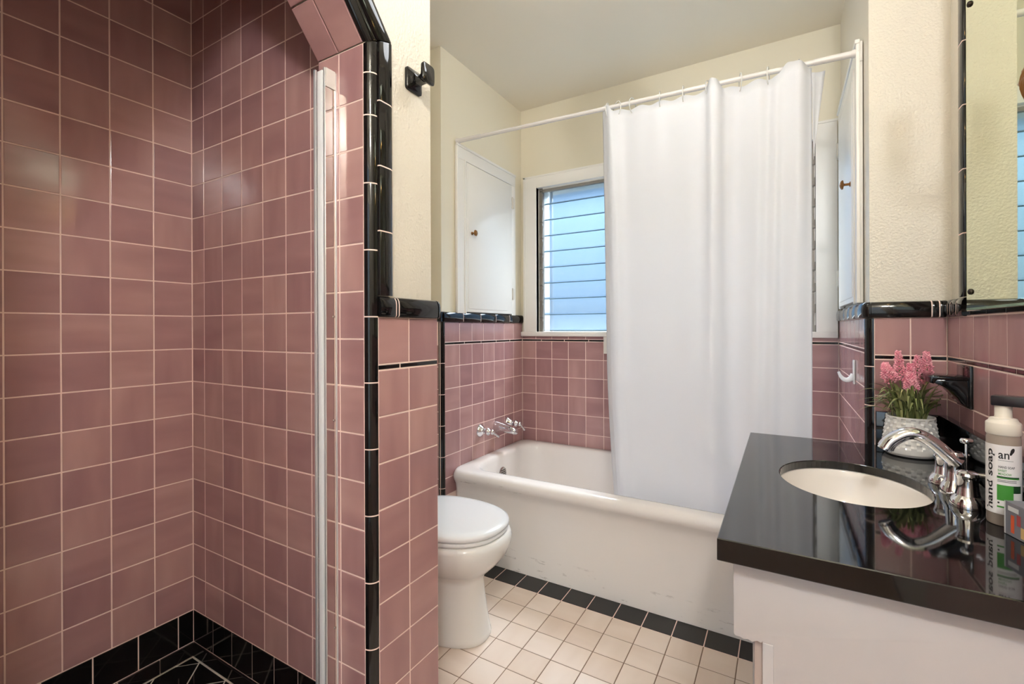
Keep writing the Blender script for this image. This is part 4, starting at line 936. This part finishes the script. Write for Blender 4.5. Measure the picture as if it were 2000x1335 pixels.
for k in range(110):
    a = R2.uniform(0, 2 * math.pi); rr_ = R2.uniform(0.0, 0.042); base = PC + ER * rr_ * math.cos(a) + EF * rr_ * math.sin(a) + Vector((0, 0, 0.098))
    a2 = a + R2.uniform(-0.5, 0.5); reach = R2.uniform(0.02, 0.095); up = R2.uniform(0.045, 0.105) * (1.15 - 4 * max(0, reach - 0.05)); droop = R2.uniform(0.1, 0.8) * reach
    dr = ER * math.cos(a2) + EF * 0.75 * math.sin(a2)
    if abs(math.cos(a2)) > 0.6: dr *= 1.15
    pts = bez(base, base + Vector((0, 0, up * 0.7)) + dr * reach * 0.2, base + Vector((0, 0, up)) + dr * reach * 0.7, base + Vector((0, 0, up - droop)) + dr * reach * 1.15, 7)
    for p in pts:                                           # keep clear of the wall and the splashback
        p.y = min(p.y, WY - 0.026); p.x = min(p.x, VX - 0.03)
        if p.y < 1.690: p.x = min(p.x, 0.318)
    sd_ = Vector((-dr.y, dr.x, 0)).normalized(); vs = []
    for i, p in enumerate(pts):
        w = 0.0030 * (0.75 + 0.5 * math.sin(math.pi * i / 7)) * (1 - (i / 7) ** 3) + 0.0003
        vs += [p - sd_ * w, p + Vector((0, 0, -w * 0.5)), p + sd_ * w]
    fs = []
    for i in range(7): fs += [(3 * i, 3 * i + 1, 3 * i + 4, 3 * i + 3), (3 * i + 1, 3 * i + 2, 3 * i + 5, 3 * i + 4)]
    lf = link('leaf', mesh('leaf', vs, fs, True), M['leaf'], pot)
spikes = [(-0.040, 0.010, 0.205, 0.262, -0.42), (-0.012, 0.020, 0.205, 0.290, -0.06), (0.002, 0.000, 0.198, 0.255, -0.04), (0.026, 0.008, 0.195, 0.278, 0.02), (-0.014, -0.020, 0.185, 0.232, -0.05), (0.054, 0.006, 0.215, 0.288, -0.04), (0.058, 0.022, 0.205, 0.258, 0.12), (-0.058, 0.0, 0.215, 0.258, -0.38)]
for (sr, sf, z0, z1, lean) in spikes:
    b = PC + ER * sr + EF * sf + Vector((0, 0, z0)); tdir = (Vector((0, 0, 1)) + ER * lean).normalized(); L = z1 - z0
    e1, e2, e3 = frame(tdir); vs, fs = [], []
    for k in range(120):
        t = (k + 0.5) / 120; r = 0.0175 * (1 - t * 0.72) * R2.uniform(0.75, 1.1); a = k * 2.39996
        c = b + e3 * (t * L) + (e1 * math.cos(a) + e2 * math.sin(a)) * r; s = R2.uniform(0.0028, 0.0042)
        i0 = len(vs); o1 = (e1 * math.cos(a) + e2 * math.sin(a)); o2 = o1.cross(e3)
        vs += [c + o1 * s + e3 * s * 0.6, c - o1 * s, c + o2 * s, c - o2 * s, c + e3 * s, c - e3 * s]
        fs += [tuple(i0 + q for q in f) for f in ((0, 2, 4), (0, 4, 3), (0, 3, 5), (0, 5, 2), (1, 4, 2), (1, 3, 4), (1, 5, 3), (1, 2, 5))]
    fl_ = link('flower_spike', mesh('flower_spike', vs, fs), M['floret'], pot)
    tube('stem', [PC + ER * sr * 0.5 + EF * sf * 0.5 + Vector((0, 0, 0.1)), b, b + e3 * L * 0.9], 0.0014, M['leaf'], fl_, 6)

# ------------------------------------------------------------------ soap bottle with its printed label
bo = thing('soap_bottle', (0.345, 1.180, CT), 'pump bottle of hand soap with white and green label', 'soap bottle')
BC = Vector((0.345, 1.180, CT)); BR = 0.0228
lathe('bottle_body', BC, (0, 0, 1), [(0.018, 0.0004), (0.0215, 0.001), (BR, 0.004), (BR, 0.158), (0.0215, 0.164), (0.019, 0.167), (0.0001, 0.168)], M['bottle'], bo, 40)
pm = lathe('pump_collar', BC + Vector((0, 0, 0.163)), (0, 0, 1), [(0.0225, 0.0), (0.0235, 0.002), (0.0235, 0.020), (0.0225, 0.022), (0.020, 0.024), (0.018, 0.029), (0.0125, 0.030), (0.0115, 0.032), (0.0115, 0.056), (0.0001, 0.058)], M['cream_plastic'], bo, 40)
lathe('inner_foamer', BC + Vector((0, 0, 0.135)), (0, 0, 1), [(0.012, 0), (0.012, 0.028), (0.0001, 0.028)], M['cream_plastic'], bo, 24)
hd = [Vector((0.028, 0.0, 0)), ]
nd = (ER * 0.55 - EF * 0.84).normalized(); ns = Vector((-nd.y, nd.x, 0))
def hbox(a0, a1, w, z0, z1): return [BC + nd * a + ns * s + Vector((0, 0, z)) for z in (z0, z1) for a, s in ((a0, -w), (a1, -w), (a1, w), (a0, w))]
v8 = hbox(-0.014, 0.040, 0.0145, 0.215, 0.233)
me = mesh('pump_head', v8, [(0, 1, 2, 3), (4, 5, 6, 7), (0, 1, 5, 4), (1, 2, 6, 5), (2, 3, 7, 6), (3, 0, 4, 7)])
bm = bmesh.new(); bm.from_mesh(me); bmesh.ops.bevel(bm, geom=bm.edges[:], offset=0.002, segments=2, affect='EDGES', profile=0.5); bm.to_mesh(me); bm.free(); autosmooth(me, 40)
link('pump_head', me, M['black_plastic'], bo)
# label: a cylinder patch; the artwork lies on it as thin shapes
LA = math.atan2(-BC.y, -BC.x)                                  # direction from the bottle to the room
def cyl(a, z, r): return BC + Vector((math.cos(a) * r, math.sin(a) * r, z))
A0 = LA
def patch(name, a0, a1, z0, z1, r, mat, par, n=24):
    vs = [cyl(a0 + (a1 - a0) * i / n, z, r) for z in (z0, z1) for i in range(n + 1)]
    return link(name, mesh(name, vs, [(i, i + 1, n + 2 + i, n + 1 + i) for i in range(n)], True), mat, par)
lab = patch('label', A0 - 1.75, A0 + 1.75, 0.022, 0.146, BR + 0.0003, M['paper'], bo, 40)
def text_on(s, width, a_c, z_c, mat, par, vertical=False, height=None, name='lettering', bold=0.012):
    cu = bpy.data.curves.new('txt', 'FONT'); cu.body = s; cu.offset = bold; cu.align_x = 'CENTER'; cu.align_y = 'CENTER'; cu.resolution_u = 3
    to = bpy.data.objects.new('txt', cu); COL.objects.link(to)
    dg = bpy.context.evaluated_depsgraph_get(); me = bpy.data.meshes.new_from_object(to.evaluated_get(dg))
    bpy.data.objects.remove(to); bpy.data.curves.remove(cu)
    xs = [v.co.x for v in me.vertices]; ys = [v.co.y for v in me.vertices]
    cxm, cym = (min(xs) + max(xs)) / 2, (min(ys) + max(ys)) / 2; k = width / (max(xs) - min(xs)); ky = (height / (max(ys) - min(ys))) if height else k
    for v in me.vertices:
        px, py = (v.co.x - cxm) * k, (v.co.y - cym) * ky
        if vertical: px, py = -py, px
        v.co = cyl(a_c + px / BR, z_c + py, BR + 0.0006)
    return link(name, me, mat, par)
# seen from the room, text runs with increasing angle = left to right (camera side)
F = 1.0
text_on('hand soap', 0.108, A0 - 0.78, 0.083, M['ink'], lab, vertical=True, height=0.0135, bold=0.022)
text_on('an', 0.0135, A0 + 0.02, 0.127, M['ink'], lab, height=0.0105)
for (da, dz, sx) in ((0.43, 0.133, 1), (0.50, 0.137, 1.3)):
    vs = [cyl(A0 + da + 0.11 * sx * math.cos(t) * 0.9, dz + 0.0035 * math.sin(t) * sx + 0.002 * math.cos(t), BR + 0.0006) for t in [2 * math.pi * q / 14 for q in range(14)]]
    link('leaf_mark', mesh('leaf_mark', vs, [tuple(range(14))]), M['ink'], lab)
patch('rule', A0 - 0.30, A0 + 0.55, 0.1185, 0.1190, BR + 0.0006, M['ink'], lab)
text_on('HAND SOAP', 0.0205, A0 + 0.18, 0.107, M['ink'], lab, height=0.0042)
text_on('SWEET', 0.011, A0 - 0.07, 0.1005, M['green'], lab, height=0.0042)
text_on('MEADOW', 0.0165, A0 + 0.08, 0.0945, M['green'], lab, height=0.0042)
patch('stripe', A0 - 0.36, A0 + 0.95, 0.0885, 0.0905, BR + 0.0006, M['dark_green'], lab)
patch('stripe', A0 - 0.36, A0 + 0.95, 0.0865, 0.0885, BR + 0.0006, M['green'], lab)
for z in (0.083, 0.0805): patch('fine_print', A0 - 0.34, A0 + 0.75, z, z + 0.0008, BR + 0.0006, M['ink'], lab)
patch('green_panel', A0 - 0.36, A0 + 0.55, 0.047, 0.075, BR + 0.0006, M['green'], lab)
patch('green_panel', A0 + 0.55, A0 + 1.1, 0.062, 0.075, BR + 0.0006, M['dark_green'], lab)
patch('dot', A0 - 0.33, A0 - 0.22, 0.041, 0.044, BR + 0.0006, M['ink'], lab, 4)
patch('stripe', A0 - 0.36, A0 + 0.6, 0.034, 0.037, BR + 0.0006, M['green'], lab)

# small carton in front of the bottle
ct = thing('carton', (0.345, 1.10, CT), 'small grey carton with orange and red print in front of the soap bottle', 'box')
q0 = Vector((0.3306, 1.127, CT + 0.001)); qa = Vector((0.30, -0.954, 0)).normalized(); qb = Vector((0.954, 0.30, 0)).normalized()
WA, WBx, HB = 0.075, 0.036, 0.056
v8 = [q0 + qa * a + qb * b + Vector((0, 0, z)) for z in (0, HB) for a, b in ((0, 0), (WA, 0), (WA, WBx), (0, WBx))]
link('carton_body', mesh('carton_body', v8, [(0, 1, 2, 3), (4, 5, 6, 7), (0, 1, 5, 4), (1, 2, 6, 5), (2, 3, 7, 6), (3, 0, 4, 7)]), M['box_grey'], ct)
def art(name, a0, a1, z0, z1, mat):
    o = q0 - qb * 0.0005; vs = [o + qa * a + Vector((0, 0, z)) for a, z in ((a0, z0), (a1, z0), (a1, z1), (a0, z1))]
    return link(name, mesh(name, vs, [(0, 1, 2, 3)]), mat, ct)
art('white_edge', 0.0, 0.003, 0.0, HB, M['box_white']); art('orange_print', 0.014, 0.021, 0.006, 0.036, M['orange']); art('red_print', 0.026, 0.034, 0.022, 0.040, M['red']); art('tan_print', 0.034, 0.050, 0.004, 0.022, M['tan'])
art('grey_print', 0.008, 0.030, 0.042, 0.050, M['box_white'])

# ------------------------------------------------------------------ wall lamp (on the mirror wall, behind the camera)
LP = Vector((0.305, -0.5, 2.28))
la = thing('globe_lamp', (VX, LP.y, LP.z), 'opal globe wall lamp on the mirror wall behind the camera', 'wall lamp')
lathe('back_plate', (VX + 0.012, LP.y, LP.z), (-1, 0, 0), [(0.055, 0.0), (0.055, 0.008), (0.03, 0.018), (0.0001, 0.02)], M['brass'], la, 32)
lathe('globe', (LP.x, LP.y, LP.z + 0.09), (0, 0, -1), [(0.09 * math.sin(math.pi * k / 14) + 0.0001, 0.09 - 0.09 * math.cos(math.pi * k / 14)) for k in range(15)], M['lamp'], la, 32)

# unseen fill globe added overhead to brighten the bath end and ceiling
DL = Vector((-0.35, 1.22, 2.30))
dl = thing('fill_globe', (DL.x, DL.y, CEIL), 'unseen opal fill globe added under the ceiling over the floor by the sink', 'fill light')
lathe('canopy', (DL.x, DL.y, CEIL), (0, 0, -1), [(0.06, 0.0), (0.06, 0.012), (0.03, 0.024), (0.0001, 0.026)], M['brass'], dl, 32)
tube('stem', [(DL.x, DL.y, CEIL - 0.02), (DL.x, DL.y, DL.z + 0.14)], 0.007, M['brass'], dl, 10)
lathe('globe', (DL.x, DL.y, DL.z + 0.15), (0, 0, -1), [(0.15 * math.sin(math.pi * k / 14) + 0.0001, 0.15 - 0.15 * math.cos(math.pi * k / 14)) for k in range(15)], M['fill_glow'], dl, 32)
